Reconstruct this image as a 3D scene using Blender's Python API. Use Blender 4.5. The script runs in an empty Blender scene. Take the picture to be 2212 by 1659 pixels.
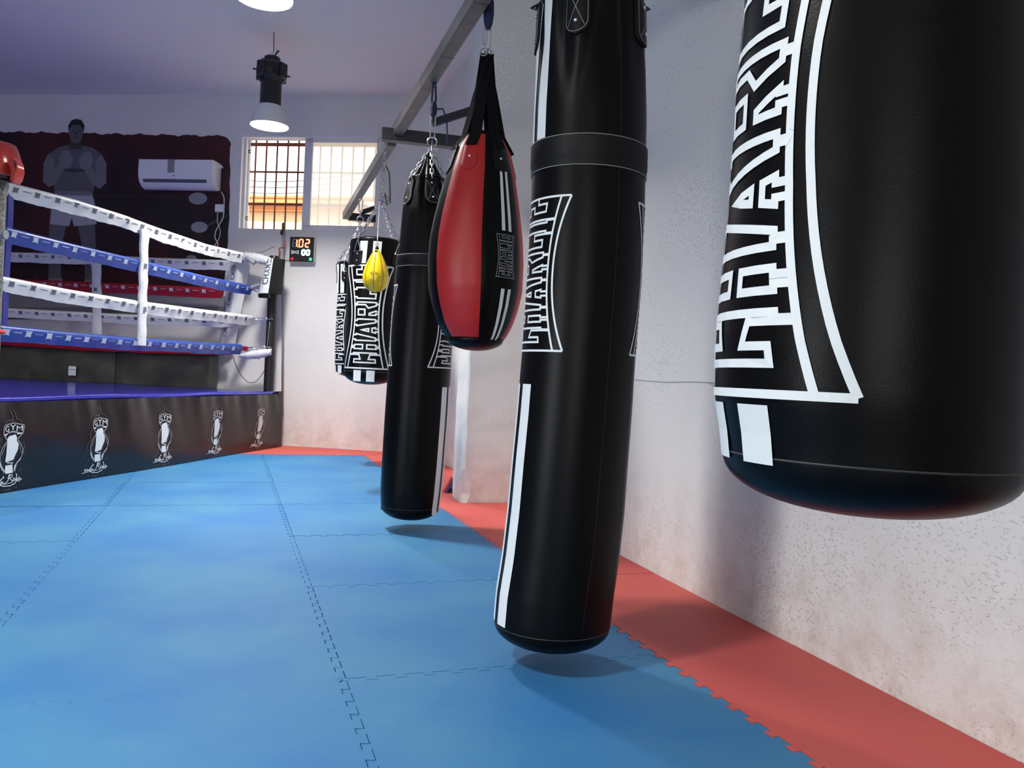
import bpy, math, random
import numpy as np
from mathutils import Vector, Matrix
random.seed(7); rng = np.random.default_rng(7)
SC = bpy.context.scene; COL = SC.collection
PI = math.pi
def V(*a): return np.array(a, float)
# ---------------------------------------------------------------- camera
FPX, ROLL, EYE, YAW = 1750.0, 0.046, 0.875, math.radians(19.25)
CX, CY = 1106.0, 829.5
PITCH = math.atan(16/FPX)
FH = V(math.sin(YAW), math.cos(YAW), 0); RH = V(math.cos(YAW), -math.sin(YAW), 0); UP = V(0, 0, 1)
_fw = FH*math.cos(PITCH) - UP*math.sin(PITCH); _u0 = UP*math.cos(PITCH) + FH*math.sin(PITCH)
_r = math.cos(ROLL)*RH + math.sin(ROLL)*_u0; _u = -math.sin(ROLL)*RH + math.cos(ROLL)*_u0
CAM = V(0, 0, EYE)
cd = bpy.data.cameras.new('camera'); cam = bpy.data.objects.new('camera', cd); COL.objects.link(cam)
cd.sensor_width = 36; cd.lens = FPX/2212*36; cd.clip_start = .05; cd.clip_end = 200
M4 = Matrix(((_r[0], _u[0], -_fw[0], 0), (_r[1], _u[1], -_fw[1], 0), (_r[2], _u[2], -_fw[2], EYE), (0, 0, 0, 1)))
cam.matrix_world = M4; SC.camera = cam
# ---------------------------------------------------------------- view, world, sun, added fill
SC.view_settings.view_transform = 'Standard'; SC.view_settings.look = 'None'
SC.view_settings.gamma = 1; SC.view_settings.use_curve_mapping = False
SC.view_settings.exposure = 0.0
w = bpy.data.worlds.new('daylight'); SC.world = w; w.use_nodes = True
wb = w.node_tree.nodes['Background']; wb.inputs[0].default_value = (.90, .96, 1.0, 1); wb.inputs[1].default_value = 2.2
def light(name, kind, loc, power, color=(1, 1, 1), target=None, **kw):
    d = bpy.data.lights.new(name, kind); d.energy = power; d.color = color
    for k, v in kw.items(): setattr(d, k, v)
    o = bpy.data.objects.new(name, d); COL.objects.link(o); o.location = loc
    if target is not None: o.rotation_euler = (Vector(target)-Vector(loc)).to_track_quat('-Z', 'Y').to_euler()
    return o
light('sun', 'SUN', (0, 0, 20), 14.0, (1, .95, .86), target=(.6, 6.5, 12), angle=.01)
# added fill lights, unseen: one at a left-wall opening, one behind the camera
light('added_door_fill', 'AREA', (-5.75, -.3, 1.25), 28, (.93, .97, 1.0), target=(1.9, 2.9, -1.2), shape='RECTANGLE', size=1.5, size_y=1.7, spread=math.radians(75))
light('added_rear_fill', 'AREA', (-2.2, -3.85, 1.6), 52, (1.0, .97, .94), target=(-1.2, 3, 3.4), shape='RECTANGLE', size=2.6, size_y=1.7)
LAMP_W = 66
# ---------------------------------------------------------------- pixel of the photograph -> point at a known plane
def ray(x, y): return _fw*FPX + _r*(x-CX) - _u*(y-CY)
def hor(x, y, z=0):
    d = ray(x, y); return CAM + d*((z-EYE)/d[2])
def dep(x, y, Z):
    d = ray(x, y); return CAM + d*(Z/(d@FH))
def pln(x, y, p, n):
    d = ray(x, y); return CAM + d*(((p-CAM)@n)/(d@n))
# ---------------------------------------------------------------- mesh helpers
def root_loc(o):
    l = V(0, 0, 0)
    while o is not None: l = l + np.array(o.location); o = o.parent
    return l
def obj(name, verts, faces, mat, parent=None, smooth=False, kind=None, slots=None, fm=None, auto=None):
    off = root_loc(parent) if parent is not None else V(0, 0, 0)
    me = bpy.data.meshes.new(name)
    vv = np.array(verts, float) - off
    me.from_pydata([tuple(v) for v in vv], [], [tuple(f) for f in faces]); me.update()
    me.materials.append(mat)
    for s in (slots or []): me.materials.append(s)
    if fm is not None:
        for i, p in enumerate(me.polygons): p.material_index = fm[i]
    if smooth:
        for p in me.polygons: p.use_smooth = True
        if auto:
            try: me.set_sharp_from_angle(angle=math.radians(auto))
            except Exception: pass
    o = bpy.data.objects.new(name, me); COL.objects.link(o)
    if parent is not None: o.parent = parent
    if kind: o['kind'] = kind
    return o
def tag(o, label, cat, group=None, kind=None):
    o['label'] = label; o['category'] = cat
    if group: o['group'] = group
    if kind: o['kind'] = kind
    return o
def thing(name, label, cat, loc, group=None):
    o = bpy.data.objects.new(name, None); COL.objects.link(o); o.location = tuple(loc); o.empty_display_size = .05
    return tag(o, label, cat, group)
class MB:
    def __init__(s): s.v = []; s.f = []; s.m = []
    def add(s, v, f, m=0):
        b = len(s.v); s.v += [np.array(p, float) for p in v]; s.f += [tuple(i+b for i in q) for q in f]; s.m += [m]*len(f)
    def obox(s, c, ax, ay, az, m=0):
        c = np.array(c, float)
        v = [c + sx*ax + sy*ay + sz*az for sx in (-1, 1) for sy in (-1, 1) for sz in (-1, 1)]
        s.add(v, [(0, 1, 3, 2), (4, 6, 7, 5), (0, 4, 5, 1), (2, 3, 7, 6), (0, 2, 6, 4), (1, 5, 7, 3)], m)
    def bev(s, c, ax, ay, az, b, m=0):       # bevelled box: chamfered on all edges
        c = np.array(c, float); L = [np.linalg.norm(a) for a in (ax, ay, az)]; U = [a/l for a, l in zip((ax, ay, az), L)]
        b = min(b, *[l*.9 for l in L]); v = []; idx = {}
        for sx in (-1, 1):
            for sy in (-1, 1):
                for sz in (-1, 1):
                    for k in range(3):
                        q = [L[j] - (0 if j == k else b) for j in range(3)]
                        idx[(sx, sy, sz, k)] = len(v); v.append(c + sx*q[0]*U[0] + sy*q[1]*U[1] + sz*q[2]*U[2])
        f = []
        for k in range(3):
            o = [j for j in range(3) if j != k]
            for sg in (-1, 1):
                loop = []
                for (p, q) in ((-1, -1), (1, -1), (1, 1), (-1, 1)):
                    t = [0, 0, 0]; t[k] = sg; t[o[0]] = p; t[o[1]] = q; loop.append(idx[(t[0], t[1], t[2], k)])
                f.append(tuple(loop))
        for k in range(3):
            a, bb = [j for j in range(3) if j != k]
            for p in (-1, 1):
                for q in (-1, 1):
                    t = [0, 0, 0]; t[a] = p; t[bb] = q
                    t0 = t[:]; t0[k] = -1; t1 = t[:]; t1[k] = 1
                    f.append((idx[(*t0, a)], idx[(*t1, a)], idx[(*t1, bb)], idx[(*t0, bb)]))
        for sx in (-1, 1):
            for sy in (-1, 1):
                for sz in (-1, 1): f.append(tuple(idx[(sx, sy, sz, k)] for k in range(3)))
        s.add(v, f, m)
    def tube(s, pts, r, n=8, m=0, caps=True, closed=False):
        P = [np.array(p, float) for p in pts]; N = len(P); rr = r if hasattr(r, '__len__') else [r]*N
        rings = []; up = None; v = []
        for i in range(N):
            if closed: t = P[(i+1) % N]-P[i-1]
            else: t = P[min(i+1, N-1)]-P[max(i-1, 0)]
            t = t/(np.linalg.norm(t)+1e-12)
            if up is None:
                up = np.cross(t, V(0, 0, 1)) if abs(t[2]) < .9 else np.cross(t, V(1, 0, 0))
            up = up - t*(up@t); up /= np.linalg.norm(up)+1e-12; b = np.cross(t, up)
            v += [P[i] + rr[i]*(math.cos(2*PI*k/n)*up + math.sin(2*PI*k/n)*b) for k in range(n)]
        f = []
        for i in range(N if closed else N-1):
            j = (i+1) % N
            for k in range(n): f.append((i*n+k, i*n+(k+1) % n, j*n+(k+1) % n, j*n+k))
        if caps and not closed: f.append(tuple(range(n))[::-1]); f.append(tuple((N-1)*n+k for k in range(n)))
        s.add(v, f, m)
    def loft(s, rings, m=0, caps=True, closed=False):
        n = len(rings[0]); N = len(rings); v = [p for r in rings for p in r]; f = []
        for i in range(N if closed else N-1):
            j = (i+1) % N
            for k in range(n): f.append((i*n+k, i*n+(k+1) % n, j*n+(k+1) % n, j*n+k))
        if caps and not closed: f.append(tuple(range(n))[::-1]); f.append(tuple((N-1)*n+k for k in range(n)))
        s.add(v, f, m)
    def lathe(s, c, prof, n=32, m=0, ax=(0, 0, 1), caps=True):
        ax = V(*ax); ax /= np.linalg.norm(ax); a = np.cross(ax, V(1, 0, 0)) if abs(ax[0]) < .9 else np.cross(ax, V(0, 1, 0))
        a /= np.linalg.norm(a); b = np.cross(ax, a); c = np.array(c, float)
        s.loft([[c + ax*z + max(r, 1e-4)*(math.cos(2*PI*k/n)*a + math.sin(2*PI*k/n)*b) for k in range(n)] for r, z in prof], m, caps)
    def prism(s, loop, d, m=0):              # loop of 3-D points pushed by vector d
        n = len(loop); v = [np.array(p, float) for p in loop]; v2 = [p + d for p in v]
        s.add(v + v2, [tuple(range(n))[::-1], tuple(range(n, 2*n))] + [(i, (i+1) % n, n+(i+1) % n, n+i) for i in range(n)], m)
    def build(s, name, mat, parent=None, **k):
        if any(s.m): k['fm'] = s.m
        return obj(name, s.v, s.f, mat, parent, **k)
# ---------------------------------------------------------------- materials
def srgb(r, g, b):
    return tuple(((c/255/12.92) if c/255 <= .04045 else ((c/255+.055)/1.055)**2.4) for c in (r, g, b)) + (1,)
def mat(name, col, rough=.5, metal=0, coat=0, bump=0, bscale=200, noise=None, nscale=3, emit=None, estr=0, spec=.5, ndetail=4, coatr=.1):
    m = bpy.data.materials.new(name); m.use_nodes = True; nt = m.node_tree; b = nt.nodes['Principled BSDF']
    b.inputs['Base Color'].default_value = col; b.inputs['Roughness'].default_value = rough; b.inputs['Metallic'].default_value = metal
    b.inputs['Specular IOR Level'].default_value = spec
    b.inputs['Coat Weight'].default_value = coat; b.inputs['Coat Roughness'].default_value = coatr
    tc = nt.nodes.new('ShaderNodeTexCoord')
    if noise:
        n = nt.nodes.new('ShaderNodeTexNoise'); n.inputs['Scale'].default_value = nscale; n.inputs['Detail'].default_value = ndetail
        nt.links.new(tc.outputs['Object'], n.inputs['Vector'])
        cr = nt.nodes.new('ShaderNodeValToRGB'); cr.color_ramp.elements[0].color = noise; cr.color_ramp.elements[1].color = col
        cr.color_ramp.elements[0].position = .35; cr.color_ramp.elements[1].position = .62
        nt.links.new(n.outputs['Fac'], cr.inputs['Fac']); nt.links.new(cr.outputs['Color'], b.inputs['Base Color'])
    if bump:
        n2 = nt.nodes.new('ShaderNodeTexNoise'); n2.inputs['Scale'].default_value = bscale; n2.inputs['Detail'].default_value = 3
        nt.links.new(tc.outputs['Object'], n2.inputs['Vector'])
        bp = nt.nodes.new('ShaderNodeBump'); bp.inputs['Strength'].default_value = bump; bp.inputs['Distance'].default_value = .01
        nt.links.new(n2.outputs['Fac'], bp.inputs['Height']); nt.links.new(bp.outputs['Normal'], b.inputs['Normal'])
    if emit: b.inputs['Emission Color'].default_value = emit; b.inputs['Emission Strength'].default_value = estr
    return m
def wall_mat(name, flake=1.0, dirt=True, base=(.79, .775, .75, 1)):
    m = bpy.data.materials.new(name); m.use_nodes = True; nt = m.node_tree; b = nt.nodes['Principled BSDF']; L = nt.links.new
    b.inputs['Roughness'].default_value = .75
    g = nt.nodes.new('ShaderNodeNewGeometry'); N = nt.nodes.new
    def noise(sc, det=4, rough=.5):
        n = N('ShaderNodeTexNoise'); n.inputs['Scale'].default_value = sc; n.inputs['Detail'].default_value = det; n.inputs['Roughness'].default_value = rough
        L(g.outputs['Position'], n.inputs['Vector']); return n
    def ramp(src, a, c, ca=(0, 0, 0, 1), cc=(1, 1, 1, 1)):
        r = N('ShaderNodeValToRGB'); r.color_ramp.elements[0].position = a; r.color_ramp.elements[1].position = c
        r.color_ramp.elements[0].color = ca; r.color_ramp.elements[1].color = cc; L(src, r.inputs['Fac']); return r
    # base paint with faint patches
    r1 = ramp(noise(1.1, 5).outputs['Fac'], .35, .65, tuple(c*.93 for c in base[:3])+(1,), base)
    cur = r1.outputs['Color']
    if dirt:      # scuffs and grime that keep to the foot of the wall
        sp = N('ShaderNodeSeparateXYZ'); L(g.outputs['Position'], sp.inputs[0])
        mr = N('ShaderNodeMapRange'); mr.inputs['From Min'].default_value = .55; mr.inputs['From Max'].default_value = 0; L(sp.outputs['Z'], mr.inputs['Value'])
        mu = N('ShaderNodeMath'); mu.operation = 'MULTIPLY'; L(mr.outputs[0], mu.inputs[0])
        rr = ramp(noise(7, 8, .7).outputs['Fac'], .42, .72); L(rr.outputs['Color'], mu.inputs[1])
        mx = N('ShaderNodeMix'); mx.data_type = 'RGBA'; L(mu.outputs[0], mx.inputs['Factor']); L(cur, mx.inputs[6]); mx.inputs[7].default_value = (.56, .49, .42, 1)
        cur = mx.outputs[2]
    L(cur, b.inputs['Base Color'])
    # roller texture: short raised flakes
    mp = N('ShaderNodeMapping'); mp.inputs['Scale'].default_value = (1, 1, 1.6); L(g.outputs['Position'], mp.inputs['Vector'])
    nd = noise(16, 2); mxv = N('ShaderNodeMix'); mxv.data_type = 'VECTOR'; mxv.inputs['Factor'].default_value = .04
    L(mp.outputs[0], mxv.inputs[4]); L(nd.outputs['Color'], mxv.inputs[5])
    f = N('ShaderNodeTexNoise'); f.inputs['Scale'].default_value = 75; f.inputs['Detail'].default_value = 2; L(mxv.outputs[1], f.inputs['Vector'])
    fr = ramp(f.outputs['Fac'], .60, .68)
    dens = ramp(noise(2.2, 3).outputs['Fac'], .30, .62)
    mm = N('ShaderNodeMath'); mm.operation = 'MULTIPLY'; L(fr.outputs['Color'], mm.inputs[0]); L(dens.outputs['Color'], mm.inputs[1])
    bp = N('ShaderNodeBump'); bp.inputs['Strength'].default_value = .75*flake; bp.inputs['Distance'].default_value = .004; L(mm.outputs[0], bp.inputs['Height'])
    lum = noise(9, 4); bp2 = N('ShaderNodeBump'); bp2.inputs['Strength'].default_value = .35; bp2.inputs['Distance'].default_value = .01
    L(lum.outputs['Fac'], bp2.inputs['Height']); L(bp.outputs['Normal'], bp2.inputs['Normal']); L(bp2.outputs['Normal'], b.inputs['Normal'])
    return m
WALL = wall_mat('white_rough_paint', 1.0); WALLFAR = wall_mat('white_wall_paint', .6)
CEIL = mat('ceiling_paint', (.88, .83, .78, 1), .85, bump=.2, bscale=6)
def foam(name, c, c2):
    m = mat(name, c, .62, noise=c2, nscale=1.6, ndetail=7, spec=.42)
    nt = m.node_tree; b = nt.nodes['Principled BSDF']; g = nt.nodes.new('ShaderNodeNewGeometry')
    # woven foam grain
    mp = nt.nodes.new('ShaderNodeMapping'); mp.inputs['Scale'].default_value = (1, .35, 1); nt.links.new(g.outputs['Position'], mp.inputs['Vector'])
    n = nt.nodes.new('ShaderNodeTexNoise'); n.inputs['Scale'].default_value = 420; n.inputs['Detail'].default_value = 1; nt.links.new(mp.outputs[0], n.inputs['Vector'])
    n2 = nt.nodes.new('ShaderNodeTexNoise'); n2.inputs['Scale'].default_value = 3.1; n2.inputs['Detail'].default_value = 3; nt.links.new(g.outputs['Position'], n2.inputs['Vector'])
    bp = nt.nodes.new('ShaderNodeBump'); bp.inputs['Strength'].default_value = .18; bp.inputs['Distance'].default_value = .002; nt.links.new(n.outputs['Fac'], bp.inputs['Height'])
    bp2 = nt.nodes.new('ShaderNodeBump'); bp2.inputs['Strength'].default_value = .25; bp2.inputs['Distance'].default_value = .02; nt.links.new(n2.outputs['Fac'], bp2.inputs['Height'])
    nt.links.new(bp.outputs['Normal'], bp2.inputs['Normal']); nt.links.new(bp2.outputs['Normal'], b.inputs['Normal'])
    # mix object texture with world position so each mat is scuffed differently
    for l in list(nt.links):
        if l.to_node.type == 'TEX_NOISE' and l.from_node.type == 'TEX_COORD': nt.links.new(g.outputs['Position'], l.to_socket)
    return m
BLUE = foam('blue_foam', (.020, .155, .385, 1), (.045, .205, .38, 1))
RED = foam('red_foam', (.60, .10, .08, 1), (.54, .085, .075, 1))
LEATHER = mat('black_leather', (.0022, .0022, .0024, 1), .34, bump=.06, bscale=420, spec=.125)
LEATHER2 = mat('black_leather_matte', (.0045, .0045, .0048, 1), .48, bump=.08, bscale=300, spec=.2)
REDL = mat('red_leather', (.44, .015, .014, 1), .42, bump=.06, bscale=420, spec=.45)
PRINT = mat('white_print', (.72, .76, .76, 1), .5)
SEAM = mat('seam_thread', (.028, .028, .028, 1), .6)
THREAD = mat('grey_thread', (.30, .31, .30, 1), .7)
CHROME = mat('zinc_steel', (.62, .63, .65, 1), .25, metal=1)
RIVET = mat('rivet_steel', (.8, .8, .8, 1), .25, metal=1)
IRON = mat('dark_painted_steel', (.022, .021, .023, 1), .38, spec=.5)
IRONG = mat('grey_painted_steel', (.105, .098, .092, 1), .42, noise=(.075, .068, .064, 1), nscale=9)
WEB = mat('black_webbing', (.006, .006, .007, 1), .85, bump=.3, bscale=600, spec=.1)
CORDN = mat('navy_cord', (.012, .014, .055, 1), .8)
ROPEW = mat('white_vinyl', (.72, .74, .75, 1), .38, bump=.25, bscale=14, coat=.2)
ROPEB = mat('blue_vinyl', (.018, .055, .30, 1), .35, bump=.2, bscale=14, coat=.2)
ROPER = mat('red_vinyl', (.33, .008, .014, 1), .38, bump=.2, bscale=14)
MARKG = mat('grey_mark', (.12, .13, .17, 1), .6); MARKW = mat('pale_mark', (.50, .58, .68, 1), .6)
VINYLK = mat('black_vinyl_banner', (.008, .0075, .008, 1), .22, bump=.3, bscale=5, coat=.28, coatr=.18, spec=.3)
CANVAS = mat('blue_vinyl_canvas', (.012, .012, .30, 1), .22, bump=.15, bscale=12, coat=.5)
OLIVE = mat('olive_black_vinyl', (.062, .064, .044, 1), .30, bump=1.0, bscale=5, noise=(.026, .028, .018, 1), nscale=2.5, coat=.3)
WHITEP = mat('white_plastic', (.88, .88, .90, 1), .35); GREYP = mat('grey_plastic', (.30, .30, .31, 1), .4)
BLACKP = mat('black_plastic', (.008, .008, .009, 1), .4); CABLEW = mat('white_cable', (.70, .70, .68, 1), .5)
FRAMEA = mat('aluminium_frame', (.78, .77, .77, 1), .5); FRAMEW = mat('white_jamb', (.82, .80, .80, 1), .6)
RUST = mat('brown_iron', (.26, .075, .04, 1), .6); CABK = mat('black_cable', (.01, .01, .01, 1), .6)
YEL = mat('yellow_leather', (.75, .52, .005, 1), .28, bump=.08, bscale=200, coat=.3)
REDV = mat('red_gloss_vinyl', (.55, .035, .02, 1), .22, coat=.5); BLUEP = mat('blue_paint', (.012, .018, .22, 1), .35)
GREYK = mat('speckled_grey', (.10, .10, .095, 1), .45, noise=(.30, .30, .28, 1), nscale=60, metal=.2)
SUBF = mat('concrete_screed', (.30, .29, .28, 1), .9)
# ================================================================ the room
def wallX(y): return 1.81 + .0238*y          # right wall line
WP = V(1.015, 9.03, 0); WD = V(1, -.51, 0); WD /= np.linalg.norm(WD); WN = V(-.51, -1, 0); WN /= np.linalg.norm(WN)
def fwp(s, z, d=0): return WP + WD*s + WN*d + UP*z
def fws(x, y, d=0):
    P = pln(x, y, WP + WN*d, WN); return float((P-WP)@WD), float(P[2])
HC = 3.86
def slab(name, mb, m): return mb.build(name, m, kind='structure')
m = MB(); m.add([V(-6, -4, -.025), V(2.4, -4, -.025), V(2.4, 13, -.025), V(-6, 13, -.025), V(-6, -4, -.3), V(2.4, -4, -.3), V(2.4, 13, -.3), V(-6, 13, -.3)],
    [(0, 1, 2, 3), (7, 6, 5, 4), (0, 4, 5, 1), (1, 5, 6, 2), (2, 6, 7, 3), (3, 7, 4, 0)]); slab('floor', m, SUBF)
def roofpoly(z, h):
    q = MB(); q.prism([V(-6.2, -4.2, z), V(2.4, -4.2, z), V(2.4, WP[1]-.51*(2.4-WP[0])+.1, z), V(-6.2, WP[1]-.51*(-6.2-WP[0])+.1, z)], V(0, 0, h)); return q
slab('ceiling', roofpoly(HC, .2), CEIL)
# right wall with its column
m = MB(); a = V(wallX(-4), -4, 0); b = V(wallX(9.4), 9.4, 0)
m.prism([a-UP*.3, b-UP*.3, b+UP*HC, a+UP*HC], V(.25, 0, 0)); slab('wall_right', m, WALL)
# column: subdivided so its worn corner is uneven
def rough_box(x0, x1, y0, y1, z0, z1, nz=46):
    mb = MB(); rings = []
    for i in range(nz+1):
        z = z0 + (z1-z0)*i/nz; j = .006*math.sin(z*17)+.004*math.sin(z*41+1); k = .005*math.sin(z*23+2)
        wr = .045*math.exp(-((z-.08)/.09)**2)
        rings.append([V(x1, y1, z), V(x0+.004+k*.5, y1, z), V(x0+k*.6, (y0+y1)/2, z), V(x0+j*.4+wr*.2, y0+.012+wr, z), V(x0+.012+j*.5+wr, y0+k*.3, z), V((x0+x1)/2, y0+j*.2, z), V(x1, y0, z)])
    mb.loft(rings); return mb
o = rough_box(1.53, 2.0, 5.30, 5.57, -.025, HC).build('trim_1', WALL, kind='structure')
o['label'] = 'white painted column with worn corner projecting from the right wall'
# far wall around the window opening
W0, W1, WZ0, WZ1 = -1.115, .50, 2.375, 3.425
m = MB()
def fwbox(mb, s0, s1, z0, z1, d0, d1, mm=0):
    mb.obox(fwp((s0+s1)/2, (z0+z1)/2, (d0+d1)/2), WD*(s1-s0)/2, WN*(d1-d0)/2, UP*(z1-z0)/2, mm)
for s0, s1, z0, z1 in ((-9, W0, -.3, HC), (W1, 1.6, -.3, HC), (W0, W1, -.3, WZ0), (W0, W1, WZ1, HC)): fwbox(m, s0, s1, z0, z1, -.24, 0)
slab('wall_far', m, WALLFAR)
# left and rear walls, unseen; the openings in them are added for light
m = MB()
for y0, y1, z0, z1 in ((-4.2, -1.3, -.3, HC), (.7, 13.4, -.3, HC), (-1.3, .7, 2.3, HC)): m.obox(V(-6.1, (y0+y1)/2, (z0+z1)/2), V(.12, 0, 0), V(0, (y1-y0)/2, 0), V(0, 0, (z1-z0)/2))
slab('wall_left', m, WALLFAR)
m = MB()
for x0, x1, z0, z1 in ((-6.1, -3.6, -.3, HC), (-.8, 2.2, -.3, HC), (-3.6, -.8, -.3, .6), (-3.6, -.8, 2.6, HC)): m.obox(V((x0+x1)/2, -4.1, (z0+z1)/2), V((x1-x0)/2, 0, 0), V(0, .12, 0), V(0, 0, (z1-z0)/2))
slab('wall_rear', m, WALLFAR)
m = MB(); m.obox(V(-2, 10, -.5), V(30, 0, 0), V(0, 30, 0), V(0, 0, .15)); slab('floor_street', m, mat('street_asphalt', (.18, .17, .165, 1), .9))
# hairline ledge cracks in the plaster
m = MB(); m.tube([V(wallX(y)-.0012, y, .885+.003*math.sin(y*9)) for y in np.linspace(2.3, 5.2, 30)], .0016, 4)
m.tube([V(wallX(2.9)-.001, 2.9, .886), V(wallX(2.87)-.001, 2.87, .875), V(wallX(2.8)-.001, 2.8, .88)], .0014, 4)
slab('trim_2', m, mat('plaster_crack', (.30, .29, .30, 1), .9))
# ---------------------------------------------------------------- window
win = bpy.data.objects.new('window_1', None); COL.objects.link(win); win.location = tuple(fwp((W0+W1)/2, WZ0)); win['kind'] = 'structure'
m = MB()
for s0, s1, z0, z1 in ((W0, W1, WZ1-.03, WZ1), (-.37, W1, WZ0, WZ0+.03), (W1-.035, W1, WZ0, WZ1)): fwbox(m, s0, s1, z0, z1, -.14, -.005)
m.build('window_frame', FRAMEA, win)
m = MB(); fwbox(m, W0, W0+.012, WZ0, WZ1, -.235, .003); fwbox(m, W0+.012, W0+.035, WZ0, WZ1, -.10, -.06); fwbox(m, W0+.012, W0+.03, WZ0, WZ1, -.17, -.15)
fwbox(m, W0, -.37, WZ0-.004, WZ0+.006, -.235, 0); m.build('jamb', FRAMEW, win)
m = MB()
for s0, s1, z0, z1 in ((-.355, -.30, WZ0+.03, WZ1-.03), (W1-.07, W1-.035, WZ0+.03, WZ1-.03), (-.355, W1-.04, WZ1-.075, WZ1-.03), (-.355, W1-.04, WZ0+.03, WZ0+.065)): fwbox(m, s0, s1, z0, z1, -.075, -.04)
fwbox(m, -.40, -.355, WZ0+.0, WZ1-.02, -.105, -.065)
m.build('sliding_sash', FRAMEA, win)
gm = bpy.data.materials.new('hazy_glass'); gm.use_nodes = True; nt = gm.node_tree; nt.nodes.clear()
out = nt.nodes.new('ShaderNodeOutputMaterial'); tr = nt.nodes.new('ShaderNodeBsdfTransparent'); df = nt.nodes.new('ShaderNodeBsdfTranslucent'); df.inputs[0].default_value = (.9, .9, .88, 1)
gl = nt.nodes.new('ShaderNodeBsdfGlossy'); gl.inputs['Roughness'].default_value = .05
mx = nt.nodes.new('ShaderNodeMixShader'); mx.inputs[0].default_value = .45; mx2 = nt.nodes.new('ShaderNodeMixShader'); mx2.inputs[0].default_value = .05
nt.links.new(tr.outputs[0], mx.inputs[1]); nt.links.new(df.outputs[0], mx.inputs[2]); nt.links.new(mx.outputs[0], mx2.inputs[1]); nt.links.new(gl.outputs[0], mx2.inputs[2]); nt.links.new(mx2.outputs[0], out.inputs[0])
m = MB(); fwbox(m, -.30, W1-.07, WZ0+.065, WZ1-.075, -.060, -.056); m.build('pane', gm, win)
m = MB()
for i in range(13): m.obox(fwp(W0+.075+i*.1275, (WZ0+WZ1)/2, -.21), WD*.0075, WN*.0075, UP*(WZ1-WZ0)/2)
for z, h in ((WZ1-.055, .018), (3.06, .009), (2.695, .013)): fwbox(m, W0, W1, z-h, z+h, -.218, -.20)
m.build('iron_grille', RUST, win)
m = MB()
for z in (3.25, 2.50): m.tube([fwp(W0+.05, z, -.13), fwp(W0+.03, z+.01, -.11), fwp(W0+.028, z+.03, -.12), fwp(W0+.045, z+.035, -.14)], .006, 6)
m.build('hinge_hook', BLACKP, win)
# ---------------------------------------------------------------- houses across the street
CREAM = mat('cream_render', (.80, .62, .36, 1), .9); WHITEH = mat('white_render', (.86, .83, .76, 1), .9); TERRA = mat('terracotta', (.60, .20, .07, 1), .8); SHUT = mat('yellow_shutter', (.62, .50, .16, 1), .7); SHAD = mat('brown_lintel', (.20, .07, .03, 1), .8)
hs = thing('house', 'cream rendered house with orange cornice seen across the street through the open window half', 'house', fwp(-1, -.35, -7.3))
m = MB(); fwbox(m, -6, 1.1, -.35, 4.02, -11, -7.3); m.build('wall', CREAM, hs)
m = MB(); fwbox(m, -6.1, 1.2, 4.02, 4.16, -11, -7.15); m.build('cornice', TERRA, hs)
m = MB(); fwbox(m, -6.1, 1.2, 4.16, 4.22, -11, -7.05); m.build('roof', TERRA, hs)
for k, s in enumerate((-1.93, -1.35)):
    m = MB(); fwbox(m, s-.26, s+.26, 2.9, 3.66, -7.32, -7.26); f = m.build('window', SHUT, hs)
    m = MB(); fwbox(m, s-.30, s+.32, 3.66, 3.82, -7.30, -7.20); m.build('lintel', SHAD, f)
    m = MB()
    for q in range(8): fwbox(m, s-.24, s+.24, 2.95+q*.09, 2.965+q*.09, -7.26, -7.245)
    fwbox(m, s-.012, s+.012, 2.9, 3.66, -7.26, -7.24); m.build('slat', SHAD, f)
hs2 = thing('house', 'tall pale house with louvred shutters at the right edge of the window view', 'house', fwp(3.2, -.35, -7.1))
m = MB(); fwbox(m, 1.15, 6.0, -.35, 8, -10.8, -7.1); m.build('wall', WHITEH, hs2)
for s in (1.6, 2.35):
    m = MB()
    for q in range(26): fwbox(m, s-.17, s+.17, 3.3+q*.08, 3.335+q*.08, -7.09, -7.06)
    m.build('shutter', SHUT, hs2)
hs3 = thing('house', 'white house with a thin roof line rising behind the cream house', 'house', fwp(-2, -.35, -12))
m = MB(); fwbox(m, -8, 4, -.35, 5.3, -16, -12); m.build('wall', WHITEH, hs3)
m = MB(); fwbox(m, -8, 4, 5.3, 5.36, -16, -11.8); m.build('roof', TERRA, hs3)
m = MB()
for k in range(3): m.tube([fwp(-6+12*t, 4.55+.12*k-.22*math.sin(PI*((t*3) % 1)), -7.0) for t in np.linspace(0, 1, 40)], .007, 4)
tag(m.build('overhead_wire', CABK), 'thin sagging street wires crossing outside the barred window', 'wire')
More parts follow.
